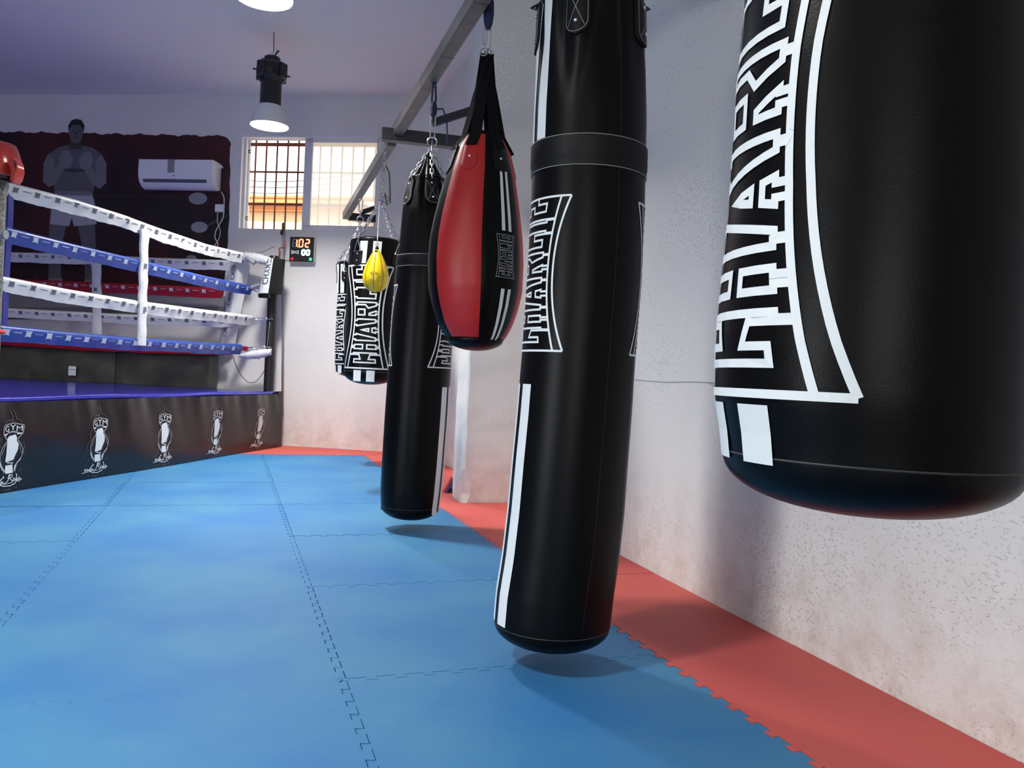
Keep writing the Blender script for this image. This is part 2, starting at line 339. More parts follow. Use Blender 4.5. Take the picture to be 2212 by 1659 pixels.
# ================================================================ foam mats
def tooth_edge(n=12, a=.011):
    pts = []
    for k in range(n):
        for ph, o in ((.22, -a), (.16, a), (.84, a), (.78, -a)):
            pts.append(((k+ph)/n, o))
    return pts
TE = tooth_edge()
GX0, GY0, PX = .335, 2.290, 1.0
def gx(i): return GX0 + i            # vertical grid lines (i=1 -> border)
def gy(j): return 2.290 + j*1.005
def mat_tile(x0, x1, y0, y1, teeth, name, label, m, group, cut=None):
    g = float(rng.uniform(.0007, .0022)); z = float(rng.uniform(-.0018, .0010)); P = []
    W, H = x1-x0, y1-y0
    def add(edge, seq): P.extend(seq)
    # bottom (left->right), right (bottom->top), top, left
    def keep(L, t): return [p for p in t]
    P.append((x0+g, y0+g))
    if teeth[0]: P += [(x0+t*W, y0+o+g) for t, o in TE if .0 < t*W < W]
    P.append((x1-g, y0+g))
    if teeth[1]: P += [(x1+o-g, y0+t*H) for t, o in TE]
    P.append((x1-g, y1-g))
    if teeth[2]: P += [(x0+t*W, y1+o-g) for t, o in TE[::-1]]
    P.append((x0+g, y1-g))
    if teeth[3]: P += [(x0+o+g, y0+t*H) for t, o in TE[::-1]]
    if cut: P = cut(P)
    mb = MB(); mb.prism([V(p[0], p[1], z-.022) for p in P], V(0, 0, .022))
    o = mb.build(name, m); tag(o, label, 'floor mat', group)
    return o
ordw = ['first', 'second', 'third', 'fourth', 'fifth', 'sixth', 'seventh', 'eighth', 'ninth', 'tenth', 'eleventh']
colw = {0: 'beside the red border', -1: 'in second column from red border', -2: 'in third column from red border', -3: 'in fourth column from red border', -4: 'in fifth column from red border', -5: 'in sixth column from red border'}
J0, J1 = -3, 5
RA = V(.494, 9.015, 0); RD = V(.4916, .8709, 0); RNRM = V(.8709, -.4916, 0)     # ring edge line, its direction, outward normal
for i in range(-5, 1):
    for j in range(J0, J1+1):
        x0, x1, y0, y1 = gx(i), gx(i+1), gy(j), gy(j+1)
        # mats wholly under the ring are not there
        d = [(V(x, y, 0)-RA)@RNRM for x in (x0, x1) for y in (y0, y1)]
        if max(d) < .05: continue
        far = J1-j
        lab = f'blue foam mat {colw[i]}, {ordw[far]} from the far strip'
        mat_tile(x0, x1, y0, y1, (j > J0, True, j < J1, i > -5), 'foam_mat', lab, BLUE, 'blue puzzle mats on the gym floor')
nred = 0
for j in range(J0, J1+1):
    y0, y1 = gy(j), gy(j+1)
    g = .001
    # right edge follows the wall; mats beside the column are notched round it
    P = [(gx(1)+g, y0+g)]
    def wx(y): return wallX(y)-.002
    P += [(wx(y0), y0+g)]
    if y0 < 5.30 < y1 or y0 < 5.57 < y1:
        if y0 < 5.30 < y1: P += [(wx(5.295), 5.295), (1.527, 5.295)]; P += ([(1.527, y1-g)] if y1 < 5.575 else [(1.527, 5.575), (wx(5.575), 5.575), (wx(y1), y1-g)])
        else: P = [(gx(1)+g, y0+g), (1.522, y0+g), (1.522, 5.58), (wx(5.58), 5.58), (wx(y1), y1-g)]
    else: P += [(wx(y1), y1-g)]
    P += [(gx(1)+g, y1-g)] + [(gx(1)+o+g, y0+t*(y1-y0)) for t, o in TE[::-1]]
    mb = MB(); z = float(rng.uniform(-.001, .001)); mb.prism([V(p[0], p[1], z-.022) for p in P], V(0, 0, .022)); o = mb.build('foam_mat', RED)
    tag(o, 'red foam mat along the right wall, ' + ('in the far corner' if j == J1 else f'{ordw[J1-j]} from the far corner'), 'floor mat', 'red border mats')
# red strip along the far wall
yb = gy(J1+1)
for k, (x0, x1, lab) in enumerate(((1.335, 1.97, 'red foam mat piece in the right far corner under the window wall'), (.335, 1.335, 'red foam mat along the far wall below the timer'), (-.2, .335, 'short red foam mat piece between the ring corner and the far wall'))):
    def fy(x): return WP[1]-.51*(x-WP[0]) - .004
    xa = x0
    if k == 2: P = [(xa+.0, yb+.001), (x1-.001, yb+.001), (x1-.001, fy(x1)), (xa, fy(xa))]
    else: P = [(x0+.001, yb+.001), (x1-.001, yb+.001), (x1-.001, fy(x1)), (x0+.001, fy(x0))]
    mb = MB(); mb.prism([V(p[0], p[1], -.022) for p in P], V(0, 0, .022)); tag(mb.build('foam_mat', RED), lab, 'floor mat', 'red border mats')
# offcuts leaning at the foot of the column
oc = thing('mat_offcut', 'folded red and blue foam offcut leaning against the foot of the column', 'foam offcut', hor(973, 1067))
p0 = hor(955, 1064); p1 = hor(978, 1066)
m = MB(); ax = p1-p0; ax /= np.linalg.norm(ax); yy = np.cross(UP, ax)
m.prism([p0+UP*.0, p0+ax*.02, p1-ax*.006+UP*.115, p1-ax*.022+UP*.12], yy*.10); m.build('red_face', RED, oc)
m = MB(); m.prism([p0+ax*.022, p0+ax*.040, p1+UP*.09, p1-ax*.004+UP*.114], yy*.10); m.build('blue_face', BLUEP, oc)
m = MB(); m.prism([p0+ax*.0+yy*.02, p1-ax*.0+yy*.02, p1+yy*.02+UP*.012, p0+yy*.02+UP*.010], yy*.07); m.build('base_flap', mat('dark_foam', (.05, .03, .04, 1), .8), oc)
# ================================================================ bags
CH = {
 'C': (.97, [[(0, 0), (1, 0), (1, .33), (.66, .38), (.66, .19), (.42, .19), (.42, .81), (.66, .81), (.66, .62), (1, .67), (1, 1), (0, 1)]]),
 'H': (1.05, [[(0, 0), (.44, 0), (.44, .13), (.36, .13), (.36, .43), (.64, .43), (.64, .13), (.56, .13), (.56, 0), (1, 0), (1, .13), (.92, .13), (.92, .87), (1, .87), (1, 1), (.56, 1), (.56, .87), (.64, .87), (.64, .57), (.36, .57), (.36, .87), (.44, .87), (.44, 1), (0, 1), (0, .87), (.08, .87), (.08, .13), (0, .13)]]),
 'A': (1.27, [[(0, 0), (.42, 0), (.42, .12), (.35, .12), (.39, .25), (.61, .25), (.65, .12), (.58, .12), (.58, 0), (1, 0), (1, .12), (.93, .12), (.72, .88), (.78, .88), (.78, 1), (.22, 1), (.22, .88), (.28, .88), (.07, .12), (0, .12)], [(.42, .38), (.58, .38), (.50, .68)]]),
 'R': (1.17, [[(0, 0), (.42, 0), (.42, .12), (.34, .12), (.34, .38), (.44, .38), (.60, .12), (.56, .12), (.56, 0), (1, 0), (1, .12), (.92, .12), (.76, .42), (.96, .54), (.96, .90), (.86, 1), (0, 1), (0, .88), (.08, .88), (.08, .12), (0, .12)], [(.34, .56), (.68, .56), (.68, .84), (.34, .84)]]),
 'L': (.98, [[(0, 0), (1, 0), (1, .38), (.72, .38), (.72, .17), (.38, .17), (.38, .88), (.48, .88), (.48, 1), (0, 1), (0, .88), (.1, .88), (.1, .12), (0, .12)]]),
 'I': (.62, [[(0, 0), (1, 0), (1, .13), (.82, .13), (.82, .87), (1, .87), (1, 1), (0, 1), (0, .87), (.18, .87), (.18, .13), (0, .13)]]),
 'E': (1.05, [[(0, 0), (1, 0), (1, .34), (.72, .34), (.72, .18), (.36, .18), (.36, .43), (.66, .43), (.66, .57), (.36, .57), (.36, .82), (.72, .82), (.72, .66), (1, .66), (1, 1), (0, 1)]]),
}
def ribbon(mb, pts, wd, surf, closed=False, step=.02, m=0):
    """metric 2-D polyline -> flat band of width wd laid on the surface surf(s,t)"""
    P = []
    n = len(pts); rng_ = range(n if closed else n-1)
    for i in rng_:
        a = np.array(pts[i], float); b = np.array(pts[(i+1) % n], float); k = max(1, int(np.linalg.norm(b-a)/step))
        for q in range(k): P.append(a+(b-a)*q/k)
    if not closed: P.append(np.array(pts[-1], float))
    N = len(P); L = []; R = []
    for i in range(N):
        if closed: d0 = P[i]-P[i-1]; d1 = P[(i+1) % N]-P[i]
        else: d0 = P[i]-P[max(i-1, 0)] if i else P[1]-P[0]; d1 = (P[min(i+1, N-1)]-P[i]) if i < N-1 else P[-1]-P[-2]
        d0 = d0/(np.linalg.norm(d0)+1e-12); d1 = d1/(np.linalg.norm(d1)+1e-12)
        n0 = np.array((-d0[1], d0[0])); n1 = np.array((-d1[1], d1[0])); nn = n0+n1; l = np.linalg.norm(nn)
        nn = nn/l if l > .3 else n0
        c = max(.45, float(nn@n0)); o = nn*(wd/2/c); L.append(P[i]+o); R.append(P[i]-o)
    v = [surf(*p) for p in L]+[surf(*p) for p in R]
    f = [(i, (i+1) % N, N+(i+1) % N, N+i) for i in range(N if closed else N-1)]
    mb.add(v, f, m)
def charlie(mb, surf, Hh, wend, wmid, sw, text='CHARLIE', m=0):
    """vertical bow-sided CHARLIE mark. surf(s,t): s to the right, t up, origin at its centre; letters' tops point left"""
    def hb(a): return wmid + (wend-wmid)*(abs(2*a-1)**2.0)
    gap = Hh*.040
    def P(a, b, inset=0):
        h = hb(a)-inset; return (-b*h, (a-.5)*Hh)
    A = np.linspace(0, 1, 33)
    for sg in (-1, 1):
        ribbon(mb, [P(a, sg) for a in A], sw, surf, m=m)
        ribbon(mb, [P(a, sg, gap*(1+.7*abs(2*a-1)**2)) for a in A], sw, surf, m=m)
    for a in (0, 1): ribbon(mb, [P(a, b) for b in np.linspace(-1, 1, 25)], sw, surf, m=m)
    a0, a1 = 0, 1; tot = sum(CH[c][0] for c in text) + .035*(len(text)-1); x = 0
    for c in text:
        wd, polys = CH[c]
        for poly in polys:
            pp = []
            for i in range(len(poly)):
                p, q = np.array(poly[i]), np.array(poly[(i+1) % len(poly)]); k = max(1, int(abs(q[0]-p[0])*8), int(abs(q[1]-p[1])*8))
                for z in range(k):
                    u = p+(q-p)*z/k; a = a0+(a1-a0)*(x+u[0]*wd)/tot
                    ins = gap*(1+.7*abs(2*a-1)**2); h = hb(a)-ins
                    pp.append((-(2*u[1]-1)*h, (a-.5)*Hh))
            ribbon(mb, pp, sw, surf, closed=True, m=m)
        x += wd+.035
class Sack:
    """a hanging sack: centre line and radius by height, angle 0 faces the camera"""
    def __init__(s, rows, Z, fold=None):
        s.z = []; s.c = []; s.r = []
        for y, xl, xr in rows:
            dl, dr = ray(xl, y), ray(xr, y); tl = math.atan2(dl@RH, dl@FH); t2 = math.atan2(dr@RH, dr@FH)
            tc = (tl+t2)/2; D = Z/math.cos(tc); r = D*math.sin((t2-tl)/2)
            dm = ray((xl+xr)/2, y); z = EYE + dm[2]/math.hypot(dm[0], dm[1])*math.sqrt(D*D-r*r)
            s.z.append(z); s.c.append(D*math.sin(tc)*RH + D*math.cos(tc)*FH); s.r.append(r)
        o = np.argsort(s.z); s.z = np.array(s.z)[o]; s.c = np.array(s.c)[o]; s.r = np.array(s.r)[o]
        c0 = s.c.mean(0); s.ef = -c0/np.linalg.norm(c0); s.er = V(-s.ef[1], s.ef[0], 0)
        s.fold = fold or (lambda th, z: 0)
        if s.er@RH < 0: s.er = -s.er
    def rad(s, z): return float(np.interp(z, s.z, s.r))
    def cen(s, z): return V(np.interp(z, s.z, s.c[:, 0]), np.interp(z, s.z, s.c[:, 1]), z)
    def S(s, th, z, lift=0):
        r = s.rad(z)*(1+s.fold(th, z))+lift; return s.cen(z)+r*(math.cos(th)*s.ef+math.sin(th)*s.er)
    def surf(s, th0, z0, lift=.0016, arc=True):
        R0 = s.rad(z0)
        return lambda a, t: s.S(th0+a/R0, z0+t, lift)
    def patch(s, th0, th1, z0, z1, name, m, parent, lift=.0014, n=8, nz=None):
        nz = nz or max(2, int((z1-z0)/.03)); v = [s.S(th0+(th1-th0)*i/n, z0+(z1-z0)*j/nz, lift) for j in range(nz+1) for i in range(n+1)]
        f = [(j*(n+1)+i, j*(n+1)+i+1, (j+1)*(n+1)+i+1, (j+1)*(n+1)+i) for j in range(nz) for i in range(n)]
        return v, f
    def body(s, mb, ztop, zbot, dome, topr=.02, n=72, nz=70, pw=2.4, tw=2.6, m=0, mfun=None):
        zs = []; 
        for k in range(14):      # bottom dome, superellipse
            a = PI/2*k/14; zs.append((zbot+dome*(1-math.cos(a)**(2/pw)), math.sin(a)**(2/pw)))
        rings = [[V(*(s.cen(zbot+dome)[:2]), zz)+max(f, .01)*(s.S(2*PI*k/n, zbot+dome)-s.cen(zbot+dome)) for k in range(n)] for zz, f in zs]
        for i in range(nz+1):
            z = zbot+dome+(ztop-topr-zbot-dome)*i/nz; rings.append([s.S(2*PI*k/n, z) for k in range(n)])
        for k in range(1, 9):    # rounded top edge
            a = PI/2*k/8; z = ztop-topr+topr*math.sin(a)**(2/tw); q = ztop-topr; rr = (s.rad(q)-topr+topr*math.cos(a)**(2/tw))/s.rad(q)
            rings.append([V(*s.cen(q)[:2], z)+rr*(s.S(2*PI*j/n, q)-s.cen(q)) for j in range(n)])
        mb.loft(rings)
def rows_z(S_, zz): return zz
def chain(mb, p, q, pitch=.028, wire=.0022, wid=.009):
    p = np.array(p); q = np.array(q); L = np.linalg.norm(q-p); n = max(1, round(L/pitch)); d = (q-p)/L; pt = L/n
    a = np.cross(d, V(.3, .9, .2)); a /= np.linalg.norm(a); b = np.cross(d, a)
    for k in range(n):
        c = p+d*(k+.5)*pt; u = a if k % 2 else b; h = pt*.62; loop = []
        for j in range(10):
            t = 2*PI*j/10; x = math.cos(t); y = math.sin(t)
            loop.append(c + d*(h-wid*.5)*np.sign(x)*(1 if abs(x) > .2 else 0) + d*x*wid*.5 + u*y*wid)
        mb.tube(loop, wire, 4, closed=True)
def ringloop(mb, c, r, ax, wire=.003, n=18):
    ax = np.array(ax, float); ax /= np.linalg.norm(ax); a = np.cross(ax, UP if abs(ax[2]) < .9 else V(1, 0, 0)); a /= np.linalg.norm(a); b = np.cross(ax, a)
    mb.tube([c+r*(math.cos(2*PI*k/n)*a+math.sin(2*PI*k/n)*b) for k in range(n)], wire, 6, closed=True)
def carabiner(mb, top, bot, wd=.014, wire=.0035):
    top = np.array(top); bot = np.array(bot); c = (top+bot)/2; h = np.linalg.norm(top-bot)/2
    mb.tube([c+V(0, 0, 1)*(h-wd)*(1 if math.sin(t) > 0 else -1)*(1 if abs(math.sin(t)) > .15 else 0)+RH*wd*math.cos(t)+UP*wd*math.sin(t) for t in np.linspace(0, 2*PI, 20, endpoint=False)], wire, 6, closed=True)
def tab(S_, th, z0, z1, hw, parent, lm=None, rivets=2, hole=True, stitch=True):
    """sewn leather tongue riveted on the sack, rounded at its lower end"""
    R0 = S_.rad((z0+z1)/2); out = []
    for k in range(9): a = PI+PI*k/8; out.append((hw*math.cos(a), z0+hw+hw*math.sin(a)))
    out += [(hw, z1), (-hw, z1)]
    mb = MB()
    def SS(s, z, l): return S_.S(th+s/R0, z, l)
    # thick tongue: rows of quads
    n = 14; rowsv = []
    for j in range(n+1):
        z = z0+(z1-z0)*j/n; h = hw if z > z0+hw else math.sqrt(max(hw*hw-(z0+hw-z)**2, 1e-7))
        rowsv.append([SS(h*t, z, l) for t, l in ((-1, -.002), (-1, .006), (-.9, .008), (-.3, .008), (.3, .008), (.9, .008), (1, .006), (1, -.002))])
    mb.loft(rowsv); t = mb.build('hanging_tab', lm or LEATHER2, parent, smooth=True, auto=50)
    if stitch:
        mb = MB(); path = [(-hw*.82, z1-.004)]+[(hw*.82*math.cos(PI+PI*k/10), z0+hw+hw*.82*math.sin(PI+PI*k/10)) for k in range(11)]+[(hw*.82, z1-.004)]
        ribbon(mb, path, .0016, lambda s, z: SS(s, z, .0092), step=.02)
        zm = (z0+z1)/2+.006
        ribbon(mb, [(-hw*.6, z0+hw*.6), (hw*.6, z1-.01)], .0016, lambda s, z: SS(s, z, .0092)); ribbon(mb, [(hw*.6, z0+hw*.6), (-hw*.6, z1-.01)], .0016, lambda s, z: SS(s, z, .0092))
        mb.build('stitching', THREAD, t)
    for k in range(rivets):
        z = z0+hw*.95+(z1-z0-hw*1.5)*(k/(max(rivets-1, 1)) if rivets > 1 else .4); c = SS(0, z, .007); nrm = c-S_.cen(z); nrm[2] = 0; nrm /= np.linalg.norm(nrm)
        mb = MB(); mb.lathe(c, [(.0062, 0), (.0060, .0022), (.003, .0042), (.0, .0046)], 12, ax=nrm); mb.build('rivet', RIVET, t, smooth=True)
    return t
def dring(mb, S_, th, z, w=.022, h=.04):
    R0 = S_.rad(z)
    pts = [S_.S(th-w/R0, z-h, .012), S_.S(th+w/R0, z-h, .012), S_.S(th+.004/R0, z, .016), S_.S(th-.004/R0, z, .016)]
    P = []
    for i in range(4):
        for k in range(4): P.append(pts[i]+(pts[(i+1) % 4]-pts[i])*k/4)
    mb.tube(P, .0028, 6, closed=True)
# --------------------------------------------- rack: rail, arms and braces fixed to the right wall
RZ0, RZ1 = 2.485, 2.565
def railX(y): return .968 + .0270*(y-3.5)
rack = thing('bag_rail', 'dark square steel rail with side arms bolted along the right wall to hang bags', 'rail', V(railX(5), 5, RZ0))
def boxbar(p, q, w, h, name, mt, parent):
    p = np.array(p, float); q = np.array(q, float); d = q-p; L = np.linalg.norm(d); d /= L; sd = np.cross(d, UP); sd /= np.linalg.norm(sd); up = np.cross(sd, d)
    m = MB(); m.bev((p+q)/2, d*L/2, sd*w/2, up*h/2, .004); return m.build(name, mt, parent)
zc = (RZ0+RZ1)/2; pB_y = float(hor(752, 468, zc)[1])
boxbar(V(railX(.2), .2, zc), V(railX(5.72), 5.72, zc), .07, .08, 'rail', IRONG, rack)
boxbar(V(railX(5.80), 5.80, zc), V(railX(pB_y), pB_y-.034, zc), .065, .08, 'rail', IRONG, rack)
pA = hor(824, 293, zc-.045); aA = V(wallX(pA[1]-.2)-.0, pA[1]-.22, zc-.045)
ZL = zc-.035; pA = V(pA[0], pA[1], ZL)
boxbar(pA, V(wallX(5.7), pA[1]-.10, ZL), .08, .082, 'arm', IRON, rack)
pB = hor(752, 468, zc)
boxbar(V(pB[0], pB[1], zc), V(wallX(pB[1]), pB[1]-.08, zc), .07, .08, 'arm', IRON, rack)
boxbar(V(.30, .98, zc), V(wallX(1), .98, zc), .07, .08, 'arm', IRON, rack)
boxbar(V(railX(2.9)+.03, 2.9, zc), V(wallX(2.9), 2.9, zc), .06, .07, 'arm', IRON, rack)
# slanted braces
for (ya, xa) in ((pA[1]-.1, 1.24), (pB[1], 1.28)):
    boxbar(V(xa, ya-.02, RZ1+.015), V(wallX(ya), ya-.02, RZ1+.34), .05, .05, 'brace', IRON, rack)
boxbar(V(1.33, pA[1]+.02, RZ0-.30), V(1.33, pA[1]+.02, RZ0), .075, .03, 'post', IRON, rack)
for y in (4.05, 4.55, 3.4):
    m = MB(); m.obox(V(railX(y), y, zc), V(.036, 0, 0), V(0, .0015, 0), V(0, 0, .0412)); m.build('weld_seam', IRON, rack)
# --------------------------------------------- CYLINDER BAGS (giant one at right, two far ones)
def cyl_bag(S_, zb, zt, name, label, thc, halfdeg, loz, hiz, apex, sw, group, stripes=True, wratio=.60, ntabs=6, taboff=0.0, sqr=(6, 22), detail=True, dome=.085):
    t = thing(name, label, 'punching bag', S_.cen(zb), group)
    mb = MB(); S_.body(mb, zt, zb, dome, .03, pw=2.25); mb.build('body', LEATHER, t, smooth=True, auto=60)
    H_ = hiz-loz; zc_ = (loz+hiz)/2; R0 = S_.rad(zc_); we = math.radians(halfdeg)*R0
    for k, th in enumerate((thc, thc+PI)):
        if k and not detail: continue
        mb = MB(); charlie(mb, S_.surf(th, zc_), H_, we, we*wratio, sw); mb.build('logo_print', PRINT, t)
        a0, a1 = math.radians(sqr[0]), math.radians(sqr[1])
        for sg in (-1, 1):
            for z0, z1 in ((loz-.088, loz-.014), (hiz+.014, zt-.035)):
                if z1-z0 < .02: continue
                v, f = S_.patch(th+sg*a0, th+sg*a1, z0, z1, 'x', PRINT, t); obj('stripe_print', v, f, PRINT, t)
    # seam round the foot, seam up the side
    mb = MB(); zz = zb+dome*.93; mb.tube([S_.S(2*PI*k/72, zb+dome+.002, .0002) for k in range(72)], .0014, 5, closed=True); mb.build('bottom_seam', SEAM, t)
    for k in range(ntabs):
        th = taboff+2*PI*k/ntabs
        tb = tab(S_, th, zt-.20, zt-.10, .036, t, rivets=2, stitch=False)
        mb = MB(); dring(mb, S_, th, zt-.035, .026, .07); mb.build('buckle_ring', CHROME, tb)
    mb = MB()
    for k in range(ntabs): chain(mb, S_.S(taboff+2*PI*k/ntabs, zt-.03, .016), apex, pitch=.034, wire=.0024, wid=.0095)
    mb.build('hanging_chain', CHROME, t)
    return t
# giant bag at the right edge
ZA = 1.10
ang = math.radians(32.9); xr = CX+1750*math.tan(ang)
SA = Sack([(0, 1611, 2266), (180, 1592, 2260), (450, 1575, 2256), (600, 1560, 2250), (750, 1546, 2243), (870, 1543, 2238), (985, 1560, 2230)], ZA)
topA = V(SA.cen(1.78)[0], SA.cen(1.78)[1], 2.22)
tA = cyl_bag(SA, .712, 1.80, 'punching_bag', 'very large black bag with white CHARLIE mark at the right edge, nearest the camera', math.radians(-55.5), 54, .868, 1.545, topA, .0112, None, taboff=.3, dome=.074)
mb = MB(); mb.tube([topA, topA+UP*.06, V(topA[0], topA[1], RZ0)], .005, 8); ringloop(mb, topA, .02, RH, .004); mb.build('hanging_rope', CORDN, tA)
# middle far bag (E)
SE = Sack([(520, 757, 872), (600, 749, 864), (700, 746, 861), (760, 743, 857), (815, 742, 853)], float(pA@FH))
ZE = float(pA@FH)+.005
apE = dep(822, 432, ZE)
tE = cyl_bag(SE, .775, 1.765, 'punching_bag', 'black bag with full white CHARLIE mark, behind the small yellow ball', math.radians(-13), 58, .885, 1.568, apE, .0100, 'cylinder bags at the far end of the rail', taboff=math.radians(50), ntabs=4, sqr=(6, 24), detail=False)
hk = V(pA[0]+.03, pA[1], ZL-.040)
mb = MB(); chain(mb, hk, apE, pitch=.04, wire=.003, wid=.011); chain(mb, hk-UP*.12+RH*.008, apE+UP*.05+RH*.008, pitch=.036, wire=.0026, wid=.01); mb.build('hook_chain', CHROME, tE)
mb = MB(); mb.tube([hk-UP*.17+RH*.01, hk-UP*.22+RH*.035, hk-UP*.35+RH*.045, hk-UP*.42+RH*.05, hk-UP*.44+RH*.03, hk-UP*.36+RH*.01], .006, 6); ringloop(mb, hk-UP*.40+RH*.015, .022, FH, .003); mb.build('snap_hook', IRON, tE)
# far left bag (F)
SF = Sack([(545, 730, 815), (650, 728, 813), (760, 723, 808), (800, 723, 807)], 7.5)
hkF = dep(780, 430, 7.5); apF = dep(776, 492, 7.5)
tF = cyl_bag(SF, .80, 1.86, 'punching_bag', 'farthest black bag, mostly hidden behind the bag with the full CHARLIE mark', math.radians(-62), 56, .92, 1.55, apF, .0095, 'cylinder bags at the far end of the rail', taboff=math.radians(-38), ntabs=6, detail=False)
mb = MB(); carabiner(mb, hkF, hkF-UP*.12, .016, .005); ringloop(mb, hkF-UP*.19, .030, FH, .005); chain(mb, hkF-UP*.12, hkF-UP*.17, .03); chain(mb, hkF-UP*.21, apF, .03); mb.build('snap_hook', CHROME, tF)
# --------------------------------------------- LONG BAGS
def long_bag(S_, zb, zt, label, thc, zlogo, zband, zstripe, ztop_stripe, group, pleat, tabs, apex, hook, seamth, halfdeg=53, sw=.0062):
    t = thing('punching_bag', label, 'punching bag', S_.cen(zb), group)
    mb = MB(); S_.body(mb, zt, zb, .075, .02, nz=120, n=180, pw=2.05); mb.build('body', LEATHER, t, smooth=True, auto=60)
    mb = MB()
    rings = [[S_.S(2*PI*k/96, z, l) for k in range(96)] for z, l in ((zband[0], .0), (zband[0]+.002, .003), (zband[0]+.022, .0035), (zband[0]+.026, .0055), (zband[1]-.004, .006), (zband[1], .0))]
    mb.loft(rings, caps=False); bd = mb.build('seam_band', LEATHER2, t, smooth=True, auto=40)
    mb = MB()
    for z, l in ((zband[0]+.001, .0028), (zband[1]-.001, .0042)): mb.tube([S_.S(2*PI*k/96, z, l) for k in range(96)], .0011, 5, closed=True)
    mb.build('stitch_line', THREAD, bd)
    Hh = zlogo[1]-zlogo[0]; zc_ = sum(zlogo)/2; we = math.radians(halfdeg)*S_.rad(zc_)
    for th in (thc, thc+PI):
        mb = MB(); charlie(mb, S_.surf(th, zc_), Hh, we, we*.70, sw); mb.build('logo_print', PRINT, t)
        for sg in (-1, 1):
            for z0, z1 in (zstripe, ztop_stripe):
                v, f = S_.patch(th+sg*math.radians(4.5), th+sg*math.radians(20), z0, z1, 'x', PRINT, t); obj('stripe_print', v, f, PRINT, t)
    mb = MB(); ribbon(mb, [(0, z) for z in np.linspace(zb+.10, zt-.02, 60)], .0011, lambda a, z: S_.S(seamth+a/.17, z, .0012)); 
    mb.build('side_seam', SEAM, t)
    mb = MB(); mb.tube([S_.S(2*PI*k/72, zb+.077, .0) for k in range(72)], .0013, 5, closed=True); mb.build('bottom_seam', SEAM, t)
    # gathered hood
    cz = S_.cen(zt); mb = MB(); rings = []; n = 96
    for i in range(12):
        q = i/11; z = zt-.025+q*.17; rr = S_.rad(zt)*(1.02-.93*q**.8)
        rings.append([V(cz[0], cz[1], z)+rr*(1+.16*(1-q)*math.cos(pleat*2*PI*k/n)+.05*math.cos(5*2*PI*k/n+1))*(math.cos(2*PI*k/n)*S_.ef+math.sin(2*PI*k/n)*S_.er) for k in range(n)])
    mb.loft(rings); mb.build('gathered_hood', LEATHER2, t, smooth=True, auto=70)
    for th in tabs:
        tb = tab(S_, th, zt-.172, zt-.03, .041, t)
        mb = MB(); chain(mb, S_.S(th, zt-.025, .014), apex, .03, .0024, .009); mb.build('hanging_chain', CHROME, tb)
    mb = MB(); ringloop(mb, apex+UP*.03, .026, FH, .0038); chain(mb, apex, apex+UP*.03, .03); carabiner(mb, apex+UP*.19, apex+UP*.05, .013, .004); mb.build('swivel', CHROME, t)
    mb = MB(); top = np.array(hook)
    lo = apex+UP*.18
    for d_ in (-.010, .010): mb.tube([top+RH*d_*.6, (top+lo)/2+RH*d_*1.1, lo+RH*d_*.6], .006, 6)
    mb.lathe(lo+UP*.0, [(.004, -.02), (.018, 0), (.02, .04), (.012, .07)], 10)
    mb.tube([lo+RH*.015+UP*.03, lo+RH*.05+UP*.035, lo+RH*.075-UP*.02, lo+RH*.085-UP*.16], .005, 6); mb.build('rope_tie', CORDN, t)
    mb = MB(); ringloop(mb, top+UP*.0, .018, FH, .004); mb.build('eye_bolt', CHROME, t)
    return t
def foldfun(ztop, depth, amp, n1=11, ph=0):
    def f(th, z):
        q = max(0, min(1, (z-(ztop-depth))/depth)); q = q*q*(3-2*q)
        g = math.cos(n1*th+ph+2*q)*.30+math.cos(5*th+1.3*ph)*.30
        for k in range(11):      # narrow gathers running down from the hanging tabs
            a0 = k*2*PI/11+ph+.10*math.sin(7*k); w_ = math.radians(5.5+2*math.sin(k*2.3)); d_ = (th-a0-.30*math.sin(k*1.7)*(1-q)+PI) % (2*PI)-PI
            g -= (.75+.4*math.sin(k*3.1))*math.exp(-(d_/w_)**2)
        return amp*q*g
    return f
# near long bag (B)
ZB = 2.50
SB = Sack([(-160, 1196, 1372), (-60, 1183, 1385), (0, 1170, 1392), (60, 1166, 1394), (160, 1160, 1397), (250, 1154, 1397), (350, 1150, 1395), (450, 1147, 1393), (600, 1139, 1386), (770, 1127, 1373), (900, 1116, 1364), (1000, 1106, 1356), (1100, 1097, 1349), (1200, 1085, 1338), (1280, 1072, 1326), (1340, 1067, 1319), (1375, 1070, 1314)], ZB, foldfun(2.04, .40, .085, 9, .55))
apB = V(*SB.cen(2.1)[:2], 2.22)
tB = long_bag(SB, .045, 2.04, 'tall black bag hanging almost to the floor, nearer of the two long bags', math.radians(-69), (.955, 1.405), (1.492, 1.582), (.13, .855), (1.585, 2.01), None, 12,
    [math.radians(a) for a in (-17, 64, 127, -89, -161)], apB, V(apB[0]+.02, apB[1]+.0, RZ0), math.radians(30))
# far long bag (D)
ZD = 4.50
SD = Sack([(372, 893, 955), (392, 884, 962), (420, 876, 968), (460, 869, 985), (530, 862, 988), (600, 853, 986), (700, 845, 980), (800, 838, 974), (900, 831, 968), (1000, 825, 960), (1060, 822, 954), (1095, 823, 949)], ZD, foldfun(1.95, .36, .08, 11, 2.2))
apD = dep(933, 318, ZD)
tD = long_bag(SD, .055, 1.955, 'long black bag almost touching the mats, just left of the red bag', math.radians(67), (.905, 1.345), (1.445, 1.510), (.10, .80), (1.52, 1.93), None, 12,
    [math.radians(a) for a in (12, -62, 85, 160, -130)], apD, V(dep(938, 182, ZD)[0], dep(938, 182, ZD)[1], RZ0), math.radians(-28))
